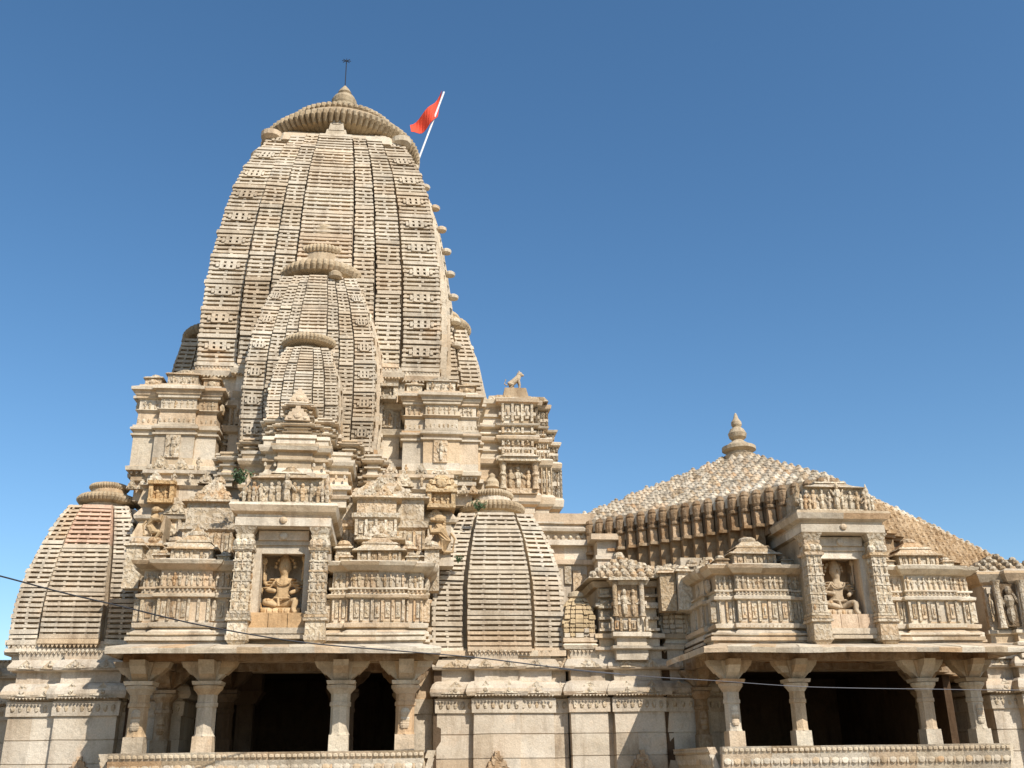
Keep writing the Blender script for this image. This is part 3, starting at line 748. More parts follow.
    m = MB(); z0 = zcn + .07
    m.box(cx - hw + .0, cx + hw - .0, Yf + .02, yb - .1, z0, zfr); m.box(cx - hw - .05, cx + hw + .05, Yf - .05, Yf + .3, z0, z0 + .05)
    frieze(m, cx - hw + .0, cx + hw - .0, Yf - .0, z0 + .05, zfr - .01, 9); smallfig(m, cx, Yf - .05, z0 + .04, zfr - z0 + .05)
    for sd in (-1, 1):
        knob(m, cx + sd * (hw + .06), Yf + .12, z0, .11, zfr - z0 + .12); frieze(m, cx + sd * hw - .12, cx + sd * hw + .12, Yf - .06, z0 + .02, zfr - .12, 3)
    part(m, 'figure_frieze', FINEC, h, jit=.004, label='frieze of small carved figures over the niche')
    m = MB()
    m.frus(cx, Yf + .5, zfr, zfr + .05, hw * .98, .6, hw * .80, .5); m.frus(cx, Yf + .5, zfr + .05, zfr + .14, hw * .78, .48, hw * .42, .32)
    m.frus(cx, Yf + .5, zfr + .14, zfr + .18, hw * .5, .36, hw * .46, .33); m.ell((cx, Yf + .5, zfr + .2), (hw * .34, .25, .12), 12, 6)
    m.ell((cx, Yf + .5, zfr + .32), (.10, .10, .07), 8, 5)
    for q in range(9): m.frus(cx + random.uniform(-1, 1) * hw * .8, Yf + random.uniform(.3, 1.2), zfr - .02, zfr + random.uniform(.05, .14), .12, .12, .07, .07)
    m.frus(cx, Yf + 1.4, zfr - .1, zfr + .1, hw, .5, hw * .8, .4)
    part(m, 'pavilion_roof', FINEC, h, jit=.02)
    deity(cx, Yf + .48, zs + .0, (zh - zs) * 1.06, slabel, right)
    return h
pavilion(0, [GX(242, 585, YP - .35), GX(318, 585, YP - .35)], 'left niche pavilion with ochre statue', 'ochre many-armed deity statue seated in the niche above the left balcony')
pavilion(0, [GX(814, 585, YP - .35), GX(879, 585, YP - .35)], 'right niche pavilion with pale statue', 'pale many-armed deity statue seated in the niche above the right balcony', True)
# masonry mass behind both upper storeys
def mass(x0, x1, y0, y1, z0, z1, name, mat=STONE, label=None, prof=None, fine=None, parent=None):
    mb = MB(); prof = prof or [(z0, 0), (z1, 0)]
    mb.stack([(x0, y0), (x1, y0), (x1, y1), (x0, y1)], prof); return part(mb, name, mat, parent, label)

# ================================================================== main spire
YT = 24.3; XT = GX(345, 88, YT)
lp = [(197, 362), (199, 330), (204, 292), (209, 265), (218, 232), (228, 200), (240, 172), (256, 150), (270, 137)]
raw = []
for px, py in lp:
    w, z = corner(px, py, XT, YT, -1, 1.0); raw.append((z, w))
raw.sort(); print('main', XT, [(round(a, 2), round(b, 2)) for a, b in raw])
prof = smooth_prof(raw)
zt0, zt1 = raw[0][0], raw[-1][0]; W0 = raw[0][1]
ms = spire_part('main_spire', XT, YT, prof, P5, (zt1 - zt0) / 58, 'tall curved main spire with rows of slotted ledges', T, tier=6, dep=.085, slot=.38)
# corner amalakas and storey bands at its corners
mb = MB()
for s1, s2 in ((1, 1), (1, .15), (1, -.35)):
        for k in range(1, 11):
            z = zt0 + (zt1 - zt0) * k * 6 / 60 ; w = interp(prof, z)
            mb.lathe(XT + s1 * w * (1.03 if s2 == 1 else 1.17), YT + s2 * w, [(.07, z - .07), (.13, z - .04), (.14, z + .03), (.09, z + .07)], 10)
part(mb, 'corner_discs', STONE, ms)
wt = raw[-1][1]
mb = MB()                                              # shoulder and neck
mb.stack([(XT - wt * .8, YT - wt * 1.1), (XT + wt * .8, YT - wt * 1.1), (XT + wt * 1.1, YT - wt * .8), (XT + wt * 1.1, YT + wt * .8), (XT + wt * .8, YT + wt * 1.1), (XT - wt * .8, YT + wt * 1.1), (XT - wt * 1.1, YT + wt * .8), (XT - wt * 1.1, YT - wt * .8)],
         [(zt1 - .15, 0), (zt1 + .1, -.05), (zt1 + .2, -.25), (zt1 + .3, -.3)])
mb.lathe(XT, YT, [(wt * .9, zt1 + .2), (wt * .9, zt1 + .5)], 40)
for s in range(4):
    c, s_ = (0, 1, 0, -1)[s], (-1, 0, 1, 0)[s]
    for k, (hw_, hh) in enumerate(((.30, .0), (.2, .22), (.1, .4))):
        x, y = XT + c * wt * 1.12, YT + s_ * wt * 1.12; a, b = (hw_, .08) if s in (0, 2) else (.08, hw_)
        mb.frus(x, y, zt1 - .1 + hh, zt1 + .15 + hh, a, b, a * .8, b * .8)
part(mb, 'spire_neck', STONE, ms)
mb = MB(); za = zt1 + .30; ra = wt * 1.24
amalaka(mb, XT, YT, za, ra, .62, 84, (.72, .66, .56))
part(mb, 'amalaka', STONE, ms, 'large ribbed stone disc crowning the main spire', jit=.008)
mb = MB(); mb.lathe(XT, YT, [(ra * .8, za + .6), (ra * .78, za + .80)], 40); amalaka(mb, XT, YT, za + .78, ra * .72, .42, 64, (.78, .72, .62))
mb.lathe(XT, YT, [(ra * .6, za + 1.18), (ra * .38, za + 1.42), (ra * .24, za + 1.65)], 30)
part(mb, 'upper_amalaka', STONE, ms, jit=.008)
mb = MB(); zk = za + 1.80
mb.lathe(XT, YT, [(.34, zk), (.42, zk + .05), (.42, zk + .12), (.30, zk + .16), (.34, zk + .25), (.36, zk + .38), (.30, zk + .50), (.16, zk + .60), (.20, zk + .66), (.16, zk + .74), (.03, zk + .92)], 20, t=(.7, .65, .56))
part(mb, 'finial', STONE, ms)
mb = MB()                                              # big side discs on the shoulder corners
for s1, s2 in ((-1, -1), (1, -1), (-1, 1), (1, 1)):
    mb.lathe(XT + s1 * wt * .98, YT + s2 * wt * .98, [(.16, zt1 - .1), (.26, zt1 - .02), (.27, zt1 + .12), (.18, zt1 + .18)], 14)
mb.lathe(XT - wt * 1.25, YT + .2, [(.3, zt1 + .25), (.36, zt1 + .35), (.36, zt1 + .65), (.28, zt1 + .75)], 18)
part(mb, 'shoulder_discs', STONE, ms)
ZK = zk + .9
t = thing('lightning_rod', 'thin dark metal rod with a small star on the topmost finial', 'lightning rod', (XT, YT, ZK - .05))
mb = MB(); zr_ = GZ(345, 60, YT); mb.tube([(0, 0, 0), (0, 0, zr_ - ZK + .05)], .014, 6)
o = mb.build('rod', IRON, t, jit=0)
mb = MB(); H = zr_ - ZK + .02
for k in range(4):
    a = k * math.pi / 4; mb.tube([(-.13 * math.cos(a), -.05 * math.sin(a), H - .12 * math.sin(a)), (.13 * math.cos(a), .05 * math.sin(a), H + .12 * math.sin(a))], .010, 5)
mb.build('star', IRON, t, jit=0)
# flag
YF = YT + .5
def FP(px, py, y=YF): x, z = G(px, py, y); return Vector((x, y, z))
p0, p1 = FP(418, 158), FP(444, 92)
t = thing('temple_flag', 'orange red pennant on a white pole beside the spire top', 'flag', p0)
mb = MB(); mb.tube([(0, 0, -.1), p1 - p0], .028, 8); mb.build('flagpole', POLE, t, jit=0)
mb = MB(); n = 12
A0, A1, B0 = FP(443, 93), FP(431, 123), FP(411, 131)
for i in range(n):
    for j in range(6):
        def Q(u, v):
            def bz(a, b, c): return a * (1 - u) ** 2 + b * 2 * u * (1 - u) + c * u * u
            p = bz(FP(442, 90), FP(429, 113), FP(410, 124)).lerp(bz(FP(438, 114), FP(429, 132), FP(411, 134)), v); p.y += .12 * math.sin(u * 9 + v * 2)
            return p - p0
        q = [Q(i / n, j / 6), Q((i + 1) / n, j / 6), Q((i + 1) / n, (j + 1) / 6), Q(i / n, (j + 1) / 6)]
        mb.face(q); mb.face([v + Vector((0, .012, 0)) for v in reversed(q)])
mb.build('cloth', FLAG, t, jit=0)

# ------------------------------------------------------------------ tower base (below the spire)
zb_ = {k: GZ(400, v, 21.4) for k, v in dict(a=362, b=372, c=390, d=410, e=470).items()}
h = holder('tower_wall', 'moulded wall storey under the main spire', (XT, YT, 8))
mb = MB(); w = W0
def rplan(cx, cy, w, fr=((1, 0), (.68, .07), (.43, .115), (.24, .16))):
    pts = []
    for k in range(4):
        def Xf(u, d): return ((cx + u, cy - d), (cx + d, cy + u), (cx - u, cy + d), (cx - d, cy - u))[k]
        seq = []
        for i, (u, p) in enumerate(fr):
            un = u * w
            if i: seq.append((-un, w * (1 + fr[i - 1][1])))
            seq.append((-un, w * (1 + p)))
        full = seq + [(-u, d) for u, d in reversed(seq)]
        pts += [Xf(u, d) for u, d in full[(0 if k == 0 else 1):]]
    return pts[:-1]
RP = rplan(XT, YT, w)
zz = zt0
mb.stack(RP, [(zz - 5, .05), (zz - 3.2, .05), (zz - 3.2, .16), (zz - 3.1, .16), (zz - 3.05, 0), (zz - 2.5, 0), (zz - 2.45, .12), (zz - 2.3, .14), (zz - 2.25, 0), (zz - 1.75, .0), (zz - 1.72, .10), (zz - 1.60, .14), (zz - 1.55, .02), (zz - 1.15, .02), (zz - 1.12, .12), (zz - 1.0, .14), (zz - .95, .0),
              (zz - .75, 0), (zz - .72, -.05), (zz - .35, -.05), (zz - .33, .06), (zz - .22, .09), (zz - .20, .02), (zz - .1, .02), (zz - .05, -.06), (zz + .05, -.06)])
part(mb, 'wall', STONE, h)
mb = MB()
for (u0, u1, p) in ((-1, -.68, 0), (.68, 1, 0), (.43, .68, .07), (-.68, -.43, .07)):
    a, b = XT + u0 * w, XT + u1 * w; y = YT - w * (1 + p)
    pilasters(mb, a + .05, b - .05, y, zz - 1.53, zz - 1.15, 3, .05); c = (a + b) / 2
    mb.box(c - .2, c + .2, y - .12, y, zz - 1.55, zz - 1.12); frieze(mb, c - .17, c + .17, y - .12, zz - 1.52, zz - 1.16, 3)
    mb.teeth(a, b, y - .07, zz - .33, .05)
for (u0, u1, p) in ((.43, .68, .07), (.68, 1, 0), (-1, -.68, 0)):
    a, b = YT + u0 * w, YT + u1 * w; x = XT + w * (1 + p)
    for k in range(4):
        y = a + (b - a) * (k + .5) / 4; mb.box(x - .02, x + .06, y - .08, y + .08, zz - 1.5, zz - 1.15)
part(mb, 'relief_carving', FINEC, h, jit=.004)

# ------------------------------------------------------------------ replica spires
def replica(name, cx, cy, pts, s, panels, rh, label, am=1.0, ribs=44, fin=True, faces=(0, 1, 2, 3), double=True, bell=False, lift=0, fs=1.0, **kw):
    raw = sorted([(corner(px, py, cx, cy, s, 1.0)[1], corner(px, py, cx, cy, s, 1.0)[0]) for px, py in pts])
    print(label[:30], [(round(a, 2), round(b, 2)) for a, b in raw])
    pr_ = smooth_prof(raw); z0, z1, wt_, wb = raw[0][0], raw[-1][0], raw[-1][1], raw[0][1]
    sp = spire_part(name, cx, cy, pr_, panels, rh, label, T, faces=faces, **kw)
    m = MB(); m.lathe(cx, cy, [(wt_ * 1.02, z1 - .05), (wt_ * .98, z1 + .02), (wt_ * .72, z1 + .05), (wt_ * .72, z1 + .16)], 24); part(m, 'spire_neck', STONE, sp)
    m = MB(); ra = wt_ * 1.22 * am; ha = ra * .38
    amalaka(m, cx, cy, z1 + .12, ra, ha, ribs, (.80, .73, .62)); part(m, 'amalaka', STONE, sp, jit=.012)
    z = z1 + .12 + ha + lift * ra * .16
    if double:
        m = MB(); m.lathe(cx, cy, [(ra * .62, z - .03 - lift * ra * .16), (ra * .6, z + .06)], 24); amalaka(m, cx, cy, z + .04, ra * .66, ha * .7, ribs, (.84, .77, .66)); part(m, 'upper_amalaka', STONE, sp, jit=.01); z += .04 + ha * .7 + lift * ra * .10
    if fin:
        z += lift * ra * .11
        m = MB(); r = ra * .34 * fs * (1 + .12 * lift); m.lathe(cx, cy, [(ra * .5, z - .04 - lift * ra * .22), (r * .7, z - .02), (r * 1.1, z + .03), (r, z + .08), (r * 1.05, z + .08 + r * .4), (r * .8, z + .08 + r * .8), (r * .45, z + .1 + r), (r * .5, z + .14 + r * 1.1), (r * .1, z + .14 + r * 1.5)], 16, t=(.80, .73, .62))
        part(m, 'finial', STONE, sp)
    m = MB(); n = 10                                   # foot moulding
    m.stack([(cx - wb, cy - wb), (cx + wb, cy - wb), (cx + wb, cy + wb), (cx - wb, cy + wb)], [(z0 - .5, -.08), (z0 - .30, -.08), (z0 - .28, .02), (z0 - .2, .04), (z0 - .17, -.03), (z0 - .1, -.03), (z0 - .02, -.03)])
    part(m, 'spire_foot', STONE, sp)
    return sp, z0, z1, wb, wt_
XR = GX(324, 250, 21.7)
replica('replica_spire', XR, 21.7, [(240, 445), (241, 405), (246, 360), (253, 331), (263.5, 306), (274, 286), (283, 276)], -1, P5, .092, 'large replica spire on the front of the main spire', tier=7, dep=.05, am=1.0, lift=1.5)
m = MB(); xx, zz2 = G(335, 272, 20.55); m.lathe(xx, 20.75, [(.10, zz2 - .08), (.15, zz2 - .04), (.15, zz2 + .05), (.10, zz2 + .1)], 14, t=(.75, .68, .58))
part(m, 'side_disc', STONE, T)
XS = GX(306, 400, 20.3)
replica('replica_spire', XS, 20.35, [(266, 428), (267, 400), (272, 375), (281, 355), (287, 347)], -1, P4, .072, 'small replica spire in front of the large replica spire', tier=6, dep=.04, double=False, fin=False, am=1.12)
# right hand and left hand replicas
XRR = XT + 2.75
raw = replica('replica_spire', XRR, 24.3, [(489, 470), (487, 430), (483, 390), (476, 358), (466, 330)], 1, P3, .12, 'replica spire on the right face of the main spire', tier=8, dep=.05)
XLL = XT - 2.9
replica('replica_spire', XLL, 25.2, [(166, 400), (169, 380), (176, 358), (184, 338)], -1, P3, .12, 'dark replica spire behind the left face of the main spire', tier=8, dep=.05, double=False)

# ------------------------------------------------------------------ bastion blocks at the corners of the tower
YBa = 20.9
def bastion(x0, x1, label):
    h = holder('corner_bastion', label, ((x0 + x1) / 2, YBa + 1.4, 8))
    z = {k: GZ(440, v, YBa) for k, v in dict(top=397, f1=404, f0=430, l=436, w1=442, w0=464, foot=472).items()}
    W = x1 - x0
    plan = [(x0, YBa), (x0 + .27 * W, YBa), (x0 + .27 * W, YBa - .1), (x0 + .75 * W, YBa - .1), (x0 + .75 * W, YBa), (x1, YBa), (x1, YBa + .6), (x1 + .1, YBa + .6), (x1 + .1, YBa + 1.5), (x1, YBa + 1.5), (x1, YBa + 2.6), (x0, YBa + 2.6), (x0, YBa + 1.5), (x0 - .1, YBa + 1.5), (x0 - .1, YBa + .6), (x0, YBa + .6)]
    mb = MB()
    mb.stack(plan, [(z['foot'] - .7, -.12), (z['foot'] - .3, -.12), (z['foot'] - .28, -.04), (z['foot'] - .2, -.04), (z['foot'] - .18, -.12), (z['foot'] - .10, -.10), (z['foot'] - .08, .06), (z['foot'], .07), (z['foot'] + .03, .0), (z['w0'], .0), (z['w1'], .0), (z['w1'] + .01, .05), (z['w1'] + .05, .05), (z['w1'] + .06, .0), (z['l'] - .02, .0), (z['l'], .07), (z['l'] + .04, .07), (z['l'] + .06, .03), (z['l'] + .10, .03), (z['l'] + .11, -.03), (z['f0'] + .02, -.03), ((z['f0'] + z['f1']) / 2 - .05, -.04), ((z['f0'] + z['f1']) / 2, .03), ((z['f0'] + z['f1']) / 2 + .04, -.04),
                    (z['f1'] - .05, -.04), (z['f1'] - .03, .02), (z['f1'] + .02, .02), (z['f1'] + .04, .05), (z['top'] - .05, .07), (z['top'] - .03, .13), (z['top'] + .03, .13), (z['top'] + .09, .0), (z['top'] + .12, 0)], seg=.8)
    part(mb, 'block', STONE, h)
    m = MB(); ym = YBa - .06
    fz0, fz1 = (z['f0'] + z['f1']) / 2 + .04, z['f1'] - .05
    frieze(m, x0 + .1, x0 + .25 * W, YBa + .03, fz0, fz1, 3); frieze(m, x0 + .3 * W, x0 + .72 * W, ym, fz0, fz1, 6); frieze(m, x0 + .78 * W, x1 - .08, YBa + .03, fz0, fz1, 3)
    n = 12
    for a, b, y in ((x0, x0 + .25 * W, YBa), (x0 + .28 * W, x0 + .74 * W, YBa - .1), (x0 + .77 * W, x1, YBa)):
        m.teeth(a, b, y + .0, z['foot'] - .10, .06, .09); nn = int((b - a) / .09)
        for k in range(nn): m.ell((a + (b - a) * (k + .5) / nn, y + .035, z['f0'] + .07), (.03, .02, .06), 5, 3)
    c = x0 + W * .5; m.box(c - .15, c + .15, YBa - .14, YBa, z['w0'], z['w1'] + .0); smallfig(m, c, YBa - .15, z['w0'] + .03, z['w1'] - z['w0'] - .05)
    for yy in [YBa + .2 + k * .25 for k in range(9)]:
        for xx in (x0 - .02, x1 + .02): m.ell((xx, yy, (fz0 + fz1) / 2), (.06, .07, .1), 6, 4)
    part(m, 'relief_carving', FINEC, h, jit=.004)
    m = MB(); zt = z['top'] + .12
    m.frus(c, YBa + .5, zt, zt + .3, .32, .35, .32, .35); frieze(m, c - .3, c + .3, YBa + .13, zt + .02, zt + .28, 3)
    m.frus(c, YBa + .5, zt + .3, zt + .34, .38, .4, .34, .36); m.ell((c, YBa + .5, zt + .4), (.26, .28, .12), 10, 5)
    for sd in (-1, 1):
        xx = c + sd * W * .36; m.frus(xx, YBa + .35, zt, zt + .2, .17, .2, .17, .2); m.ell((xx, YBa + .15, zt + .1), (.1, .05, .08), 6, 4); m.frus(xx, YBa + .35, zt + .2, zt + .24, .22, .25, .18, .2); m.ell((xx, YBa + .35, zt + .26), (.13, .15, .09), 8, 4)
    for q in range(8): gable(m, x0 + W * random.uniform(.05, .95), YBa + random.uniform(.8, 2.2), zt, .35, random.uniform(.25, .45), .12)
    part(m, 'cresting', FINEC, h, jit=.014)
    return h
bastion(GX(403, 430, YBa), GX(478, 430, YBa), 'moulded corner bastion right of the replica spires')
bastion(GX(134, 430, YBa), GX(217, 430, YBa), 'moulded corner bastion left of the replica spires')

# pedestals of the small replica: stepped piled mouldings over the niche pavilion
h = holder('stepped_pedestal', 'stepped moulded pedestal in front of the small replica spire', (XS, 19.3, 8))
mb = MB(); yp = 19.0
zs_ = [GZ(300, v, yp) for v in (472, 452, 437, 424, 412, 402, 395)]
def ped(cx, y, hw, z0, z1, depth=1.2):
    H = z1 - z0
    mb.stack([(cx - hw, y), (cx - hw * .6, y), (cx - hw * .6, y - .12), (cx + hw * .6, y - .12), (cx + hw * .6, y), (cx + hw, y), (cx + hw, y + depth), (cx - hw, y + depth)],
             [(z0, -.05)] + [(z0 + H * f_, o_) for f_, o_ in ((.14, -.05), (.15, .0), (.2, .02), (.22, -.05), (.30, -.05), (.31, .03), (.37, .04), (.40, -.02), (.46, -.05), (.58, -.05), (.59, .01), (.63, .01), (.64, -.04), (.72, -.04), (.74, .05), (.80, .08), (.84, .08), (.86, .0), (.93, .0), (.94, .03), (1.0, .02))], seg=.5)
    for i_ in range(int(hw * 12)): mb.ell((cx - hw * .9 + i_ * hw * 1.8 / max(1, int(hw * 12) - 1), y - .04, z0 + H * .52), (.03, .03, H * .045), 5, 3)
ped(XS, yp, .62, zs_[0] - .5, zs_[2], 1.6); ped(XS, yp + .15, .42, zs_[2], zs_[3] + .05, 1.2); ped(XS, yp + .1, .26, zs_[3] + .05, zs_[5], .7)
ped(XS, yp + .3, 1.05, zs_[0] - .6, zs_[1] + .1, 1.6)
for sd in (-1, 1): ped(XS + sd * .50, yp + .45, .2, zs_[2], zs_[3] + .25, .8); ped(XS + sd * .98, yp + .9, .22, zs_[1], zs_[2] + .2, .8); ped(XS + sd * 1.45, yp + 1.2, .26, zs_[0], zs_[2], .8)
gable(mb, XS, yp + .05, zs_[5], .4, .3); gable(mb, XS, yp - .05, zs_[3] + .05, .5, .3)
part(mb, 'mouldings', STONE, h)

# ------------------------------------------------------------------ middle tier wall behind the parapets (y 475..)
YM = 20.35
zm = {k: GZ(380, v, YM) for k, v in dict(t=478, a=492, b=510, c=522, d=545, e=575).items()}
h = holder('middle_tier', 'carved tier of wall between the balcony parapets and the spires', (XT, YM, 6))
x0m, x1m = GX(139, 520, YM), GX(452, 520, YM)
mb = MB()
mb.stack([(x0m, YM), (x1m, YM), (x1m, 26), (x0m, 26)], [(zm['e'] - 1.2, 0), (zm['e'], 0), (zm['e'] + .02, .1), (zm['e'] + .1, .1), (zm['e'] + .12, .0), (zm['d'], 0), (zm['d'] + .02, .12), (zm['d'] + .1, .1), (zm['c'] - .02, -.02), (zm['c'], .08), (zm['c'] + .06, .1), (zm['b'], -.03), (zm['b'] + .05, .05), (zm['a'], -.02), (zm['a'] + .06, .07), (zm['a'] + .1, -.05), (zm['t'], -.05), (zm['t'] + .02, .04), (zm['t'] + .09, .04), (zm['t'] + .1, 0)])
part(mb, 'wall', STONE, h)
mb = MB()
pilasters(mb, x0m + .6, x1m - .3, YM, zm['d'] + .1, zm['c'] - .02, 26, .08)
for k in range(24):
    a = x0m + .3 + k * (x1m - x0m - .5) / 24; y = YM - .5 - random.uniform(0, .6)
    if abs(a - B1['X0'] / 2 - B1['X1'] / 2) < .8: continue
    hq = random.uniform(.25, .6); mb.frus(a, y, zm['e'] - .5, zm['e'] + hq * .6, .15, .15, .14, .14); mb.frus(a, y, zm['e'] + hq * .6, zm['e'] + hq * .7, .2, .2, .17, .17); mb.ell((a, y, zm['e'] + hq * .8), (.14, .14, .10), 8, 4)
def tierblock(px0, px1, y, p0, p1, p2, nf):
    a, b = GX(px0, p1, y), GX(px1, p1, y); z0, z1, z2 = GZ((px0 + px1) / 2, p0, y), GZ((px0 + px1) / 2, p1, y), GZ((px0 + px1) / 2, p2, y)
    H = z1 - z0
    mb.stack([(a, y), (b, y), (b, y + 1.2), (a, y + 1.2)], [(z0, 0), (z0 + H * .45, 0), (z0 + H * .5, .06), (z0 + H * .6, .06), (z0 + H * .62, -.03), (z1 - .06, -.03), (z1 - .04, .07), (z1, .06), (z1 + .01, -.05)], seg=.4)
    pilasters(mb, a + .03, b - .03, y, z0 + H * .1, z0 + H * .45, nf, .04)
    n = 4
    for q in range(n):
        f = 1 - (q + .5) / n; c = (a + b) / 2; hw = (b - a) / 2
        mb.frus(c, y + .4, z1 + (z2 - z1) * q / n, z1 + (z2 - z1) * (q + .6) / n, hw * f + .05, .35 * f + .05, hw * f, .35 * f)
        mb.frus(c, y + .4, z1 + (z2 - z1) * (q + .6) / n, z1 + (z2 - z1) * (q + 1) / n, hw * f * .85, .33 * f, hw * f * .7, .3 * f)
        for g_ in range(max(1, int(5 * f))): gable(mb, a + (b - a) * (.5 + (g_ - int(5 * f) / 2 + .5) * .18), y + .4 - .35 * f, z1 + (z2 - z1) * q / n, .2, .16, .06)
tierblock(186, 236, 19.4, 560, 500, 472, 6); tierblock(338, 426, 19.6, 560, 496, 470, 9); tierblock(356, 398, 19.2, 540, 496, 474, 4)
tierblock(172, 214, 18.9, 566, 545, 520, 4); tierblock(360, 402, 18.9, 566, 538, 516, 4)
part(mb, 'cresting', FINEC, h, jit=.012)
# rows of gables and knobs along the courses
m = MB()
for zq, yy in ((zm['e'] + .12, YM), (zm['d'] + .12, YM), (zm['c'] + .08, YM), (zm['a'] + .1, YM), (zm['t'] + .1, YM + .1)):
    x_ = x0m + .1
    while x_ < x1m - .2:
        w_ = random.uniform(.22, .42)
        if random.random() < .6: gable(m, x_ + w_ / 2, yy - .06, zq, w_, random.uniform(.18, .34), .14)
        else: smallfig(m, x_ + w_ / 2, yy - .07, zq, random.uniform(.2, .3))
        x_ += w_ + random.uniform(.0, .08)
for (bx0, bx1) in ((GX(403, 430, YBa), GX(478, 430, YBa)), (GX(134, 430, YBa), GX(217, 430, YBa))):
    zq = GZ(440, 478, YBa)
    for k in range(8): gable(m, bx0 + (bx1 - bx0) * (k + .5) / 8, YBa - .0, zq - .35, .2, .2, .14)
part(m, 'course_carving', FINEC, h, jit=.01)
# small framed relief niches
def relief_niche(px, py0, py1, w, y, label, nf=3, col=None, arch=False):
    x, z0 = G(px, py1, y); z1 = GZ(px, py0, y); m = MB(); t = col
    m.box(x - w / 2, x + w / 2, y, y + .5, z0, z1, t)
    for sd in (-1, 1): m.box(x + sd * w * .42 - .04, x + sd * w * .42 + .04, y - .1, y + .02, z0, z1, t)
    m.box(x - w / 2, x + w / 2, y - .14, y + .02, z0 - .02, z0 + .06, t); m.box(x - w / 2 - .03, x + w / 2 + .03, y - .14, y + .02, z1 - .07, z1, t)
    frieze(m, x - w * .36, x + w * .36, y - .02, z0 + .07, z1 - .08, nf, t)
    if arch:
        for k, f in enumerate((.95, .7, .4)): m.frus(x, y + .1, z1 + k * .1, z1 + k * .1 + .1, w * f / 2, .2, w * f * .42, .16, t)
        m.ell((x, y - .1, z1 + .12), (w * .2, .06, .11), 10, 5, t)
        for a in range(-3, 4): m.ell((x + math.sin(a * .42) * w * .5, y - .02, z1 + .25 * math.cos(a * .42)), (.06, .06, .06), 6, 4, t)
    return part(m, 'relief_niche', FINEC, T, label, jit=.004)
OC = (1.0, .87, .68)
relief_niche(161, 482, 503, .48, 20.2, 'small square relief niche above the leftmost bell spire', 2, (1, .8, .55))
relief_niche(441, 490, 508, .58, 20.1, 'ochre arched relief niche left of the middle bell spire', 3, OC, True)
relief_niche(387, 385, 400, .42, 21.0, 'square figure relief left of the right bastion', 2)
# carved rampant beasts
def beast(px, py0, py1, y, fl, label):
    x, z1 = G(px, py0, y); z0 = GZ(px, py1, y); H = z1 - z0; m = MB(); t = (.95, .8, .6)
    m.tube([(x + fl * .0 * H, y, z0 + .28 * H), (x + fl * .12 * H, y - .05, z0 + .45 * H), (x + fl * .02 * H, y - .08, z0 + .66 * H), (x - fl * .06 * H, y - .06, z0 + .8 * H)], [.15 * H, .13 * H, .12 * H, .07 * H], 9, t)
    m.ell((x - fl * .02 * H, y - .1, z0 + .90 * H), (.14 * H, .11 * H, .10 * H), 9, 6, t); m.ell((x - fl * .16 * H, y - .12, z0 + .88 * H), (.08 * H, .07 * H, .05 * H), 8, 5, t)
    for k in range(6): m.ell((x + fl * .09 * H, y - .04, z0 + (.94 - k * .05) * H), (.05 * H, .07 * H, .04 * H), 6, 4, t)
    for dy in (-.09, .02):
        m.tube([(x, y + dy, z0 + .28 * H), (x - fl * .2 * H, y + dy - .04, z0 + .22 * H), (x - fl * .08 * H, y + dy - .04, z0 + .06 * H), (x - fl * .2 * H, y + dy - .06, z0 + .02 * H)], [.10 * H, .075 * H, .045 * H, .05 * H], 7, t)
        m.tube([(x, y + dy - .03, z0 + .64 * H), (x - fl * .2 * H, y + dy - .08, z0 + .60 * H), (x - fl * .22 * H, y + dy - .08, z0 + .74 * H)], [.07 * H, .05 * H, .04 * H], 7, t)
    m.tube([(x + fl * .08 * H, y, z0 + .2 * H), (x + fl * .28 * H, y, z0 + .2 * H), (x + fl * .33 * H, y, z0 + .5 * H), (x + fl * .24 * H, y, z0 + .62 * H)], [.04 * H, .035 * H, .03 * H, .03 * H], 6, t)
    m.box(x - .3 * H, x + .3 * H, y - .15, y + .3, z0 - .12, z0)
    m.box(x - .05, x + .25 * H, y + .05, y + .6, z0, z1 - .2 * H)
    o = m.build('rampant_beast', STONE, jit=.008); tag(o, label, 'carved beast')
beast(440, 516, 561, 19.7, 1, 'rampant stone beast carved beside the middle bell spire'); beast(157, 508, 542, 19.6, -1, 'rampant stone beast beside the top of the leftmost bell spire')

# ------------------------------------------------------------------ bell spires over the pier walls
YC = YW + 1.35
def bell(pts, s, cxpx, label, am, **kw):
    cx = GX(*cxpx, YC)
    return replica('bell_spire', cx, YC, pts, s, P3, .098, label, am=am, tier=9, dep=.075, lift=.5, fs=.6, **kw) + (cx,)
bm = bell([(432, 648), (432, 612), (434, 580), (440, 556), (448, 532), (459, 513)], -1, (492, 500), 'middle bell shaped spire of slotted ledges between the balconies', .74, fin=True)
bl = bell([(8, 640), (14, 604), (23, 580), (35, 555), (47, 534), (60, 515), (70, 505)], -1, (108, 500), 'leftmost bell shaped spire with red brown stained ledges', .85, fin=False, red=True)
for sp_, z0, z1, wb, wt_, cx in (bm, bl):
    m = MB()
    m.stack([(cx - wb * 1.02, YC - wb * 1.12), (cx + wb * 1.02, YC - wb * 1.12), (cx + wb * 1.02, YC + wb), (cx - wb * 1.02, YC + wb)], [(z_top - .35, -.15), (z_top - .02, -.15), (z_top, -.03), (z0 - .17, -.03), (z0 - .16, -.12), (z0 - .02, -.12)])
    part(m, 'spire_plinth', STONE, sp_)

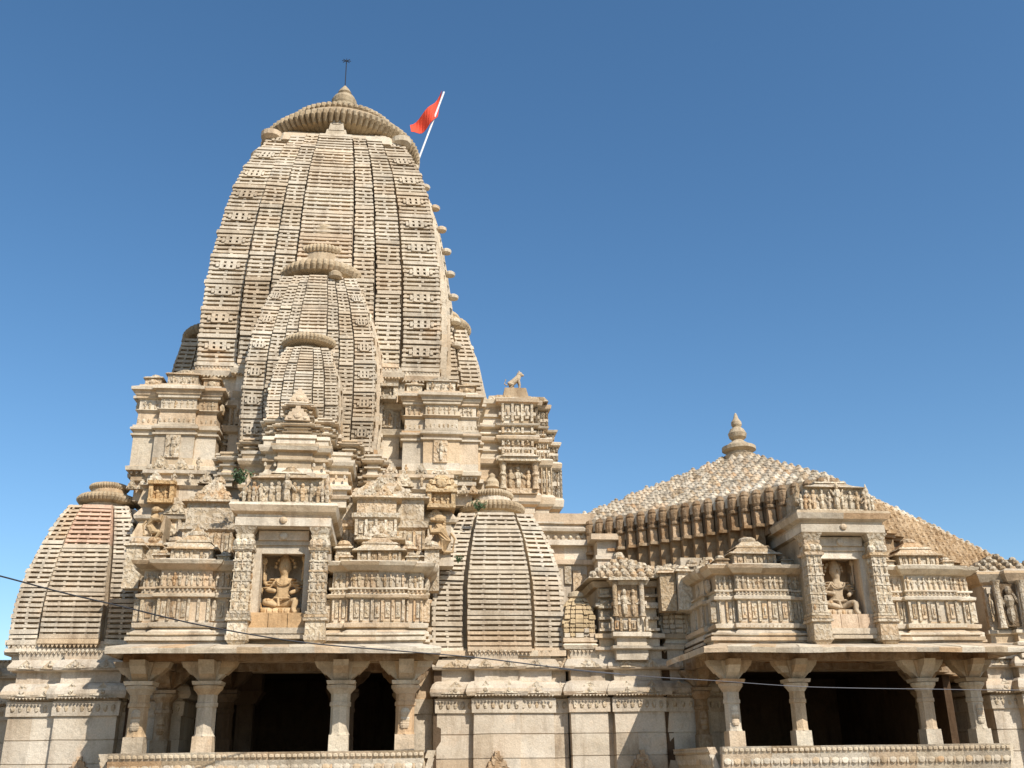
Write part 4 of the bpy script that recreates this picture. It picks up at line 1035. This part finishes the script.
# ------------------------------------------------------------------ vestibule wall behind, right of the middle bell spire
YV = 21.9
zv = {k: GZ(600, v, YV) for k, v in dict(t=514, a=525, b=533, c=547, d=566).items()}
x0v, x1v = GX(452, 540, YV), GX(596, 518, YV)
h = holder('vestibule_wall', 'ashlar wall between the middle bell spire and the hall roof', ((x0v + x1v) / 2, YV, 4))
mb = MB()
mb.stack([(x0v, YV), (x1v, YV), (x1v, 28), (x0v, 28)], [(z_top - .3, .0), (zv['d'], 0), (zv['d'] + .02, .08), (zv['d'] + .12, .08), (zv['d'] + .14, 0), (zv['c'], 0), (zv['c'] + .01, .15), (zv['c'] + .13, .13), (zv['c'] + .15, -.05), (zv['b'], -.05), (zv['b'] + .02, .08), (zv['b'] + .08, .1), (zv['a'] - .03, -.02), (zv['a'], -.02), (zv['a'] + .01, .05), (zv['a'] + .05, .05), (zv['a'] + .06, -.02), (zv['t'], 0)])
part(mb, 'wall', ASHLAR, h)
mb = MB(); x2v = GX(705, 560, YV - .5)
mb.stack([(x1v - .1, YV - .5), (x2v, YV - .5), (x2v, 28), (x1v - .1, 28)], [(z_top - .3, 0), (zv['c'] - .4, 0), (zv['c'] - .38, .05), (zv['c'] - .3, .05), (zv['c'] - .28, 0), (zv['c'] + .02, .0), (zv['c'] + .03, .16), (zv['c'] + .16, .16), (zv['c'] + .18, .0)])
part(mb, 'lower_wall', ASHLAR, h)
mb = MB()
for k in range(22): mb.ell((x0v + .1 + k * .17, YV + .02, (zv['b'] + zv['c']) / 2 + .05), (.05, .04, .06), 6, 4)
for k in range(9): mb.box(GX(548 + k * 8, 560, YV), GX(548 + k * 8 + random.uniform(4, 8), 560, YV), YV - random.uniform(.03, .1), YV + .1, zv['d'] - .25 - random.uniform(0, .5), zv['d'] - random.uniform(0, .2))
part(mb, 'relief_carving', FINEC, h)

# ------------------------------------------------------------------ stepped side balcony of the tower (oriel) right of the main spire
YO = 22.6
h = holder('side_oriel', 'tall stepped oriel storey right of the main spire', (GX(525, 450, YO), YO, 8))
zo = {k: GZ(525, v, YO) for k, v in dict(t=388, a=398, b=412, c=424, d=436, e=448, f=456, g=490, h=512).items()}
xo0, xo1 = GX(484, 450, YO), GX(560, 450, YO)
def oplan(e0, e1):                                        # stepped diagonal corner towards the right rear
    x1 = xo1 + e1; s = .28
    return [(xo0 - .6, YO + .1), (xo0 + .35 + e0, YO + .1), (xo0 + .35 + e0, YO - .05), (xo0 + 1.25 + e0, YO - .05), (xo0 + 1.25 + e0, YO + .15), (x1 - .25, YO + .15), (x1 - .25, YO + .4), (x1, YO + .4), (x1, YO + 3), (xo0 - .6, YO + 3)]
mb = MB()
def tier(z0, z1, e):
    H = z1 - z0
    mb.stack(oplan(0, e), [(z0, -.06), (z0 + H * .3, -.06), (z0 + H * .34, .0), (z0 + H * .44, .0), (z0 + H * .48, -.06), (z0 + H * .72, -.06), (z0 + H * .76, .02), (z0 + H * .80, .06), (z0 + H * .92, .08), (z0 + H * .96, .05), (z1, -.04)], seg=.45)
tier(zv['t'] - .6, zo['g'] - .05, .04); tier(zo['g'] - .09, zo['f'], .02); tier(zo['f'] - .04, zo['d'], .02); tier(zo['d'] - .04, zo['c'], -.06); tier(zo['c'] - .04, zo['a'], -.2)
part(mb, 'tiers', STONE, h)
m = MB()
for za, zb, e in ((zo['f'] + .04, zo['e'] - .02, .02), (zo['e'] + .04, zo['d'] - .06, .02), (zo['d'] + .05, zo['c'] - .08, -.06), (zo['c'] + .05, zo['a'] - .12, -.2), (zo['g'] - .1, zo['f'] - .2, .1)):
    pilasters(m, xo0 + 1.27, xo1 - .3 + e, YO + .20, za, zb, 3, .06); 
    if zb - za < .5: pilasters(m, xo0 + .45, xo0 + 1.15, YO + .01, za, zb, 3, .08)
    for yy in (YO + .5, YO + .8, YO + 1.1, YO + 1.5, YO + 1.9, YO + 2.3): m.box(xo1 + e - .1, xo1 + e + .0, yy - .07, yy + .07, za, zb); pilasters(m, xo1 - .22 + e, xo1 - .03 + e, YO + .45, za, zb, 1, .05)
x, z0 = G(520, 488, YO - .3); z1 = GZ(520, 462, YO - .3)
m.box(x - .42, x + .42, YO - .2, YO + .2, z0 - .1, z0 + .02); m.box(x - .5, x + .5, YO - .35, YO + .2, z1 + .02, z1 + .12); m.frus(x, YO - .1, z1 + .12, z1 + .22, .45, .3, .3, .2)
for sd in (-1, 1): m.lathe(x + sd * .38, YO - .2, [(.09, z0), (.07, z0 + .08), (.06, z0 + .3), (.09, z0 + .34), (.06, z0 + .4), (.09, z1 + .02)], 10)
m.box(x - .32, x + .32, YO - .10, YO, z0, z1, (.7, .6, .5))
frieze(m, x - .3, x + .3, YO - .12, z0 + .02, z1 - .02, 3)
part(m, 'relief_carving', FINEC, h, jit=.004)
m = MB(); c = (xo0 + xo1) / 2
m.frus(c, YO + 1, zo['a'], zo['a'] + .14, .7, .8, .6, .7); m.frus(c - .15, YO + .8, zo['a'] + .14, zo['a'] + .2, .5, .5, .4, .4)
for q in range(8): m.frus(xo0 + q * .2, YO + .2, zo['a'] - .05, zo['a'] + random.uniform(.04, .12), .1, .1, .07, .07)
part(m, 'cresting', FINEC, h, jit=.015)
def lion(x, y, z, H, label, fl=1):
    me = MB(); t = (1.05, 1.02, .98)
    me.tube([(x - fl * .35 * H, y, z + .25 * H), (x - fl * .1 * H, y, z + .42 * H), (x + fl * .12 * H, y, z + .62 * H), (x + fl * .2 * H, y, z + .8 * H)], [.16 * H, .17 * H, .17 * H, .13 * H], 10, t)
    me.ell((x + fl * .24 * H, y, z + .86 * H), (.17 * H, .14 * H, .15 * H), 10, 7, t); me.ell((x + fl * .39 * H, y, z + .82 * H), (.09 * H, .08 * H, .07 * H), 8, 5, t)
    for sd in (-1, 1):
        me.ell((x + fl * .2 * H, y + sd * .1 * H, z + 1.0 * H), (.04 * H, .03 * H, .05 * H), 6, 4, t)
        me.tube([(x + fl * .15 * H, y + sd * .1 * H, z + .5 * H), (x + fl * .22 * H, y + sd * .1 * H, z + .22 * H), (x + fl * .2 * H, y + sd * .1 * H, z), (x + fl * .28 * H, y + sd * .1 * H, z + .01)], [.08 * H, .06 * H, .05 * H, .05 * H], 8, t)
        me.tube([(x - fl * .32 * H, y + sd * .12 * H, z + .26 * H), (x - fl * .12 * H, y + sd * .14 * H, z + .2 * H), (x - fl * .26 * H, y + sd * .14 * H, z + .06 * H), (x - fl * .1 * H, y + sd * .14 * H, z + .03 * H)], [.12 * H, .09 * H, .055 * H, .05 * H], 8, t)
    me.tube([(x - fl * .45 * H, y, z + .2 * H), (x - fl * .6 * H, y, z + .3 * H), (x - fl * .52 * H, y, z + .55 * H)], [.04 * H, .03 * H, .04 * H], 6, t)
    me.box(x - .5 * H, x + .4 * H, y - .2 * H, y + .2 * H, z - .03, z)
    o = me.build('lion_statue', STONE, jit=.005); tag(o, label, 'statue')
xl_, zl_ = G(516, 388, YO + .3); mb = MB(); mb.frus(xl_ - .02, YO + .42, zo['a'] - .15, zl_ - .02, .36, .3, .26, .2); part(mb, 'statue_pedestal', STONE, h)
lion(xl_, YO + .4, zl_, .46, 'small pale stone lion sitting on top of the side oriel')

# ------------------------------------------------------------------ small spires and the small shrine
def mini(px, py0, py1, y, w, label, half=False):
    cx, z0 = G(px, py1, y); z1 = GZ(px, py0, y); H = z1 - z0
    w *= .9; pr_ = [(z0, w), (z0 + H * .35, w * 1.0), (z0 + H * .6, w * .93), (z0 + H * .8, w * .78), (z0 + H * .93, w * .58), (z1, w * .42)]
    sp = spire_part('miniature_spire', cx, y + w, pr_, P4, .085, label, T, tier=4, dep=.02, base=False, tone=(.90, .79, .60) if 'ochre' in label else None)
    m = MB(); m.lathe(cx, y + w, [(w * .38, z1), (w * .55, z1 + .04), (w * .5, z1 + .12), (w * .2, z1 + .16)], 20, t=(.9, .85, .75)); part(m, 'amalaka', STONE, sp)
    m = MB()
    m.stack([(cx - w, y), (cx + w, y), (cx + w, y + 2 * w), (cx - w, y + 2 * w)], [(z_top - .2, -.06), (z_top, -.06), (z_top + .02, .0), (z_top + .1, .04), (z_top + .14, -.02), (z0 - .1, -.04), (z0 - .08, .03), (z0 - .0, .03)])
    part(m, 'spire_foot', STONE, sp)
    return sp
mini(580, 597, 638, YW - .1, .34, 'small ochre stained miniature spire right of the middle bell spire')
mini(679, 592, 634, YW - .1, .34, 'miniature spire in shade right of the small pyramid roofed shrine')
YS = YW - .35
h = holder('small_shrine', 'small shrine with figure niche and stepped pyramid roof between the balconies', (GX(630, 620, YS), YS, z_top))
sx0, sx1 = GX(600, 620, YS), GX(662, 620, YS); sc_ = GX(629, 620, YS); zS0 = GZ(630, 643, YS); zS1 = GZ(630, 580, YS); zSt = GZ(630, 553, YS)
mb = MB()
mb.stack([(sx0, YS + .25), (sx0 + .3, YS + .25), (sx0 + .3, YS), (sx0 + .92, YS), (sx0 + .92, YS + .2), (sx1, YS + .2), (sx1, YS + 1.6), (sx0, YS + 1.6)],
         [(z_top - .2, 0), (z_top - .02, 0), (z_top, .08), (zS0 - .06, .09), (zS0 - .04, -.02), (zS0 + .1, -.02), (zS0 + .12, .07), (zS0 + .2, .07), (zS0 + .22, -.04), (zS1 - .5, -.04), (zS1 - .48, .03), (zS1 - .42, .03), (zS1 - .4, -.04), (zS1 - .12, -.04), (zS1 - .1, .04), (zS1, .1), (zS1 + .04, .0)], seg=.4)
part(mb, 'shrine_body', STONE, h)
m = MB(); zc_ = zS1 + .02
for q in range(4):
    z = zS0 + .25 + q * .22; m.box(sx0 + .02, sx0 + .28, YS + .16, YS + .3, z, z + .05); m.box(sx0 + .06, sx0 + .24, YS + .2, YS + .3, z + .06, z + .16); m.box(sx1 - .28, sx1 - .02, YS + .12, YS + .3, z, z + .05)
for sd in (-1, 1): m.lathe(sc_ + sd * .27, YS - .06, [(.07, zS0 + .5), (.05, zS0 + .56), (.05, zS1 - .12), (.08, zS1 - .05)], 10)
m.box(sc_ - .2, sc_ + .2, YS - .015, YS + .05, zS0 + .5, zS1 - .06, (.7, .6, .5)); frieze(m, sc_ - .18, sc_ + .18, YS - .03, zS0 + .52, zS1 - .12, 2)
pilasters(m, sc_ - .34, sc_ + .34, YS - .02, zS0 + .22, zS0 + .46, 4, .05)
m.box(sc_ - .4, sc_ + .4, YS - .18, YS + .1, zS1 - .03, zS1 + .03)
part(m, 'niche_relief', FINEC, h, jit=.004)
m = MB(); n = 6
for q in range(n):
    f = 1 - q / n; za_ = zc_ + (zSt - zc_) * q / n; zb2 = zc_ + (zSt - zc_) * (q + 1) / n; hx = (sx1 - sx0) * .66 * f; hy = .85 * f
    m.frus((sx0 + sx1) / 2, YS + .75, za_, za_ + (zb2 - za_) * .5, hx + .03, hy, hx, hy - .03); m.frus((sx0 + sx1) / 2, YS + .75, za_ + (zb2 - za_) * .5, zb2, hx * .92, hy * .92, hx * .84, hy * .84)
    k = int(10 * f)
    for i in range(k):
        xx = (sx0 + sx1) / 2 + hx * (2 * (i + .5) / max(1, k) - 1); m.ell((xx, YS + .78 - hy, za_ + .08), (.08, .07, .07), 7, 4)
        m.ell(((sx0 + sx1) / 2 + hx, YS + .75 + hy * (2 * (i + .5) / max(1, k) - 1), za_ + .08), (.07, .08, .07), 7, 4)
m.ell(((sx0 + sx1) / 2, YS + .75, zSt + .05), (.12, .12, .12), 8, 5)
part(m, 'shrine_roof', FINEC, h, jit=.02)

# ================================================================== hall with the diamond plan pyramid roof
XH = (B2['X0'] + B2['X1']) / 2
d = ray(739, 452); YH = d.y * (XH / d.x); ZA = EYE.z + d.z * (XH / d.x)
print('hall', XH, YH, ZA)
YE = 18.9; ZE = GZ(790, 490, YE); RH = YH - 17.9
hr = holder('hall_roof', 'stepped pyramid roof covered in rows of small stone bells', (XH, YH, ZE))
NR = 25; mb = MB(); mbb = MB()
RX = GX(1002, 562, YH) - XH
def ring(r): return [(XH, YH - r), (XH + r * RX / RH, YH), (XH, YH + r), (XH - r, YH)]
def rz(k): f = k / NR; return ZE + (ZA - ZE) * (f * 1.0)
def minibell(mb, x, y, z, r, h, t):
    i0 = len(mb.v); n = 6
    P_ = ((1.0, 0), (1.05, .3), (.75, .55), (.5, .7), (.55, .82), (.12, 1))
    for rr, zz in P_:
        for k in range(n): a = k * math.pi / 3 + .3; mb.v.append((x + r * rr * math.cos(a), y + r * rr * math.sin(a), z + h * zz))
    for j in range(len(P_) - 1):
        for k in range(n):
            a, b = i0 + j * n + k, i0 + j * n + (k + 1) % n; mb.f.append((a, b, b + n, a + n)); mb.t.append(t)
for k in range(NR):
    r = RH * (1 - k / NR) ; z = rz(k); z2 = rz(k + 1)
    mb.stack(ring(r), [(z - .25, 0), (z, 0), (z + .01, -RH / NR * 1.4)], seg=.5, cap=True)
    q = ring(r - .15); n = max(1, int(r * 1.414 / .235))
    for e in range(4):
        a, b = Vector(q[e]), Vector(q[(e + 1) % 4]); n = max(1, int((b - a).length / .235))
        for i in range(n):
            p = a.lerp(b, (i + (.5 if k % 2 else .0)) / n); t = tuple(.84 * c for c in tint(.14)); zj = random.uniform(-.015, .015)
            minibell(mbb, p.x + random.uniform(-.02, .02), p.y + random.uniform(-.02, .02), z - .02 + zj, random.uniform(.088, .105), random.uniform(.13, .17), t)
roof_mbs = (mb, mbb)
m = MB(); zf_ = rz(NR) - .1
FK = .82
m.lathe(XH, YH, [(r_ * FK, zf_ + z_ * FK) for r_, z_ in [(.45, -.15), (.48, -.02), (.36, 0), (.36, .08), (.50, .16), (.50, .26), (.36, .32), (.30, .36), (.2, .44), (.16, .48), (.25, .56), (.28, .68), (.2, .82), (.12, .88), (.16, .96), (.15, 1.05), (.08, 1.16), (.04, 1.3), (.02, 1.34)]], 24, t=(.85, .8, .72))
part(m, 'finial', STONE, hr, 'pot shaped finial on the apex of the hall roof')
DROP = ZE - GZ(1006, 560, YH)
print('drop', DROP, YH, RH, RX)
def tilt(mb): mb.v = [(x, y, z - DROP * max(0, (x - XH) / RX)) for x, y, z in mb.v]
# stepped eave wall
mw = MB(); mp_ = MB()
nS = 25
for sd in (-1, 1):
    sx = (RX if sd > 0 else RH) / nS; st = RH / nS
    for i in range(nS):
        xx = XH + sd * (i + .5) * sx; yy = YH - RH + i * st + st * .4; z = ZE - .10; hw = sx / 2
        if sd > 0 and i > 2:
            for j in range(6):
                zj = z - .02 - j * .13; o_ = .09 * j
                mw.box(xx - hw * random.uniform(1.0, 1.15), xx + hw + .02, yy - o_ - random.uniform(0, .03), yy + .5, zj - .05, zj + .03, (1.3, 1.25, 1.15))
                mw.box(xx - hw, xx + hw, yy - o_ + .05, yy + .6, zj - .12, zj - .04, (1.05, .98, .9))
                for e_ in (-.5, .5): minibell(mp_, xx + e_ * hw, yy - o_ + .03, zj + .02, .05, .10, (1.3, 1.25, 1.15))
            mw.box(xx - hw, xx + hw, yy - .3, yy + .7, z_top - .2, z - .8)
            continue
        zlow = z - .82 if i < 5 else z_top - .2
        mw.box(xx - hw, xx + hw, yy + .06, yy + .9, zlow, z - .60, (.95, .9, .82))
        mw.box(xx - hw - .01, xx + hw + .01, yy - .07, yy + .5, z - .66, z - .60)
        mw.box(xx - hw * .74, xx + hw * .74, yy + .0, yy + .3, z - .60, z - .31, (1.35, 1.3, 1.25) if random.random() < .6 else (1, .9, .8))
        mw.box(xx - hw, xx + hw, yy + .14, yy + 1.0, z - .62, z - .0)
        r = min(.16, sx * .54); q = yy + .04
        mp_.lathe(xx, q, [(r * .8, z - .32), (r * .98, z - .30), (r * .98, z - .26), (r * .74, z - .24), (r * .98, z - .18), (r * 1.08, z - .09), (r * 1.05, z - .03), (r * .85, z - .0), (r * 1.0, z + .03), (r * .75, z + .09), (r * .3, z + .12)], 10, t=(.8, .74, .68))
for q_ in (*roof_mbs, mw, mp_): tilt(q_)
part(roof_mbs[0], 'roof_tiers', STONE, hr, jit=.015); part(roof_mbs[1], 'roof_bells', STONE, hr, jit=.012, kind='stuff')
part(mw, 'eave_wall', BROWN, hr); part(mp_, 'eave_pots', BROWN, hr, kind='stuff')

# mass of masonry behind balconies' parapets
mass(B1['X0'], B1['X1'], YP + 1.9, 26, ZS - .1, zm['e'] - .2, 'rear_masonry')
mb = MB(); mb.stack([(XH, YH - RH + .9), (XH + RH - .9, YH), (XH, YH + RH - 1), (XH - RH + .9, YH)], [(ZS - .1, 0), (ZE - .6, 0)]); part(mb, 'hall_core', STONE, hr)
mass(B2['X0'] + .1, B2['X1'] - .1, YP + 1.9, 22, ZS - .1, GZ(850, 560, YP + 2), 'rear_masonry')
# cluster of stepped crestings climbing behind the right parapet blocks
mb = MB()
for sd in (-1, 1):
    for i in range(7):
        for j in range(3):
            x = XH + sd * (.95 + i * .32); y = YP + .9 + j * .5 + i * .12; z = zB['corn'] + .05 + max(0, .75 - i * .11) * (j / 2)
            w = random.uniform(.12, .19); hq = random.uniform(.22, .36)
            mb.frus(x, y, z - .6, z + hq * .5, w * .8, w * .8, w * .8, w * .8); mb.frus(x, y, z + hq * .5, z + hq * .65, w * 1.15, w * 1.15, w, w); mb.ell((x, y, z + hq * .75), (w * .9, w * .9, hq * .3), 8, 4)
part(mb, 'roof_cresting', FINEC, hr, jit=.02)

# right end: small niche bay and pier top
YR = YW - .4
h = holder('end_bay', 'small niche bay at the right end of the temple', (GX(1000, 600, YR), YR, z_top))
ex0, ex1 = GX(984, 600, YR), GX(984, 600, YR) + 3.6
zt_ = GZ(1000, 573, YR); z0_ = GZ(1000, 640, YR)
mb = MB()
mb.stack([(ex0, YR), (ex0 + .5, YR), (ex0 + .5, YR - .15), (ex1 - .5, YR - .15), (ex1 - .5, YR), (ex1, YR), (ex1, 24), (ex0, 24)], [(z_top - .2, 0), (z_top, 0), (z_top + .02, .1), (z0_ - .08, .12), (z0_ - .05, 0), (z0_ + .1, 0), (z0_ + .12, .06), (z0_ + .18, .06), (z0_ + .2, -.03), (zt_ - .25, -.03), (zt_ - .2, .05), (zt_ - .05, .14), (zt_, .13), (zt_ + .06, 0)])
part(mb, 'wall', STONE, h)
m = MB()
cx = GX(1012, 600, YR - .3)
for sd in (-1, 1): m.lathe(cx + sd * .27, YR - .25, [(.09, z0_ + .2), (.07, z0_ + .3), (.065, zt_ - .3), (.10, zt_ - .2)], 10)
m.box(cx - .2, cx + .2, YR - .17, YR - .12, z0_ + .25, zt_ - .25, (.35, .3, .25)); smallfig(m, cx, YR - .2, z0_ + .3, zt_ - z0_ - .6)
pilasters(m, ex0 + .03, ex0 + .5, YR + .02, z0_ + .25, zt_ - .3, 2, .07); frieze(m, ex0 + .9, ex1 - .1, YR - .12, z0_ + .3, zt_ - .3, 10)
for q in range(5):
    f = 1 - q / 5; m.frus(cx + .3, YR + .6, zt_ + q * .09, zt_ + q * .09 + .05, 1.0 * f, .7 * f, .95 * f, .65 * f); m.frus(cx + .3, YR + .6, zt_ + q * .09 + .05, zt_ + q * .09 + .09, .85 * f, .6 * f, .8 * f, .55 * f)
    for i in range(int(9 * f)): m.ell((cx + .3 + 1.0 * f * (2 * (i + .5) / int(9 * f) - 1), YR + .55 - .6 * f, zt_ + q * .09 + .07), (.08, .08, .07), 7, 4)
part(m, 'relief_carving', FINEC, h, jit=.01)

# ================================================================== weeds and cables
def weed(px, py, y, s, label):
    x, z = G(px, py, y); t = thing('weed_plant', label, 'plant', (x, y, z))
    m = MB(); m2 = MB()
    for k in range(14):
        a = random.uniform(0, 6.28); e = Vector((math.cos(a) * s * random.uniform(.3, 1), math.sin(a) * s * .5 - .03, s * random.uniform(.3, 1))); m2.tube([(0, 0, -.03), e * .5 + Vector((0, 0, .02)), e], .004, 4)
        for q in range(9):
            c = e * random.uniform(.4, 1.05) + Vector((random.uniform(-1, 1), random.uniform(-1, 1), random.uniform(-1, 1))) * s * .12
            u = Vector((random.uniform(-1, 1), random.uniform(-1, 1), random.uniform(-1, 1))).normalized() * s * .16; w = u.orthogonal().normalized() * s * .07
            m.face([c - u, c + w, c + u, c - w])
    m.build('leaves', LEAF, t, jit=0); m2.build('stem', LEAF, t, jit=0)
weed(240, 483, 18.7, .26, 'small green weed growing left of the figure frieze over the left niche'); weed(478, 510, 20.1, .2, 'small green weed at the neck of the middle bell spire')
weed(458, 562, 19.9, .12, 'tiny weed on the left panel of the middle bell spire')
def cable(pts, r, label, mat):
    P_ = [Vector((GX(px, py, y), y, GZ(px, py, y))) for px, py, y in pts]
    out = []
    for i in range(len(P_) - 1):
        p0, p1, p2, p3 = P_[max(0, i - 1)], P_[i], P_[i + 1], P_[min(len(P_) - 1, i + 2)]
        for k in range(6):
            t = k / 6; out.append(.5 * ((2 * p1) + (-p0 + p2) * t + (2 * p0 - 5 * p1 + 4 * p2 - p3) * t * t + (-p0 + 3 * p1 - 3 * p2 + p3) * t ** 3))
    out.append(P_[-1]); m = MB(); m.tube(out, r, 6); o = m.build('overhead_cable', mat, jit=0); tag(o, label, 'cable'); return o
cable([(-160, 540, 13), (-60, 562, 13.5), (0, 576, 14), (60, 592, 14.4), (120, 606, 14.8), (200, 625, 15.4), (300, 642, 16.0), (400, 651, 16.4), (480, 658, 16.6), (560, 668, 16.8), (620, 674, 16.8)], .011, 'black cable crossing in front of the left balcony from the left edge', WIRE)
cable([(560, 669, 16.78), (640, 676, 16.4), (720, 681, 16.3), (790, 686, 16.2), (850, 688, 16.2), (920, 689, 16.2), (1024, 690, 16.2), (1150, 688, 16.2)], .006, 'thin shiny cable crossing in front of the right balcony', PLASTER)
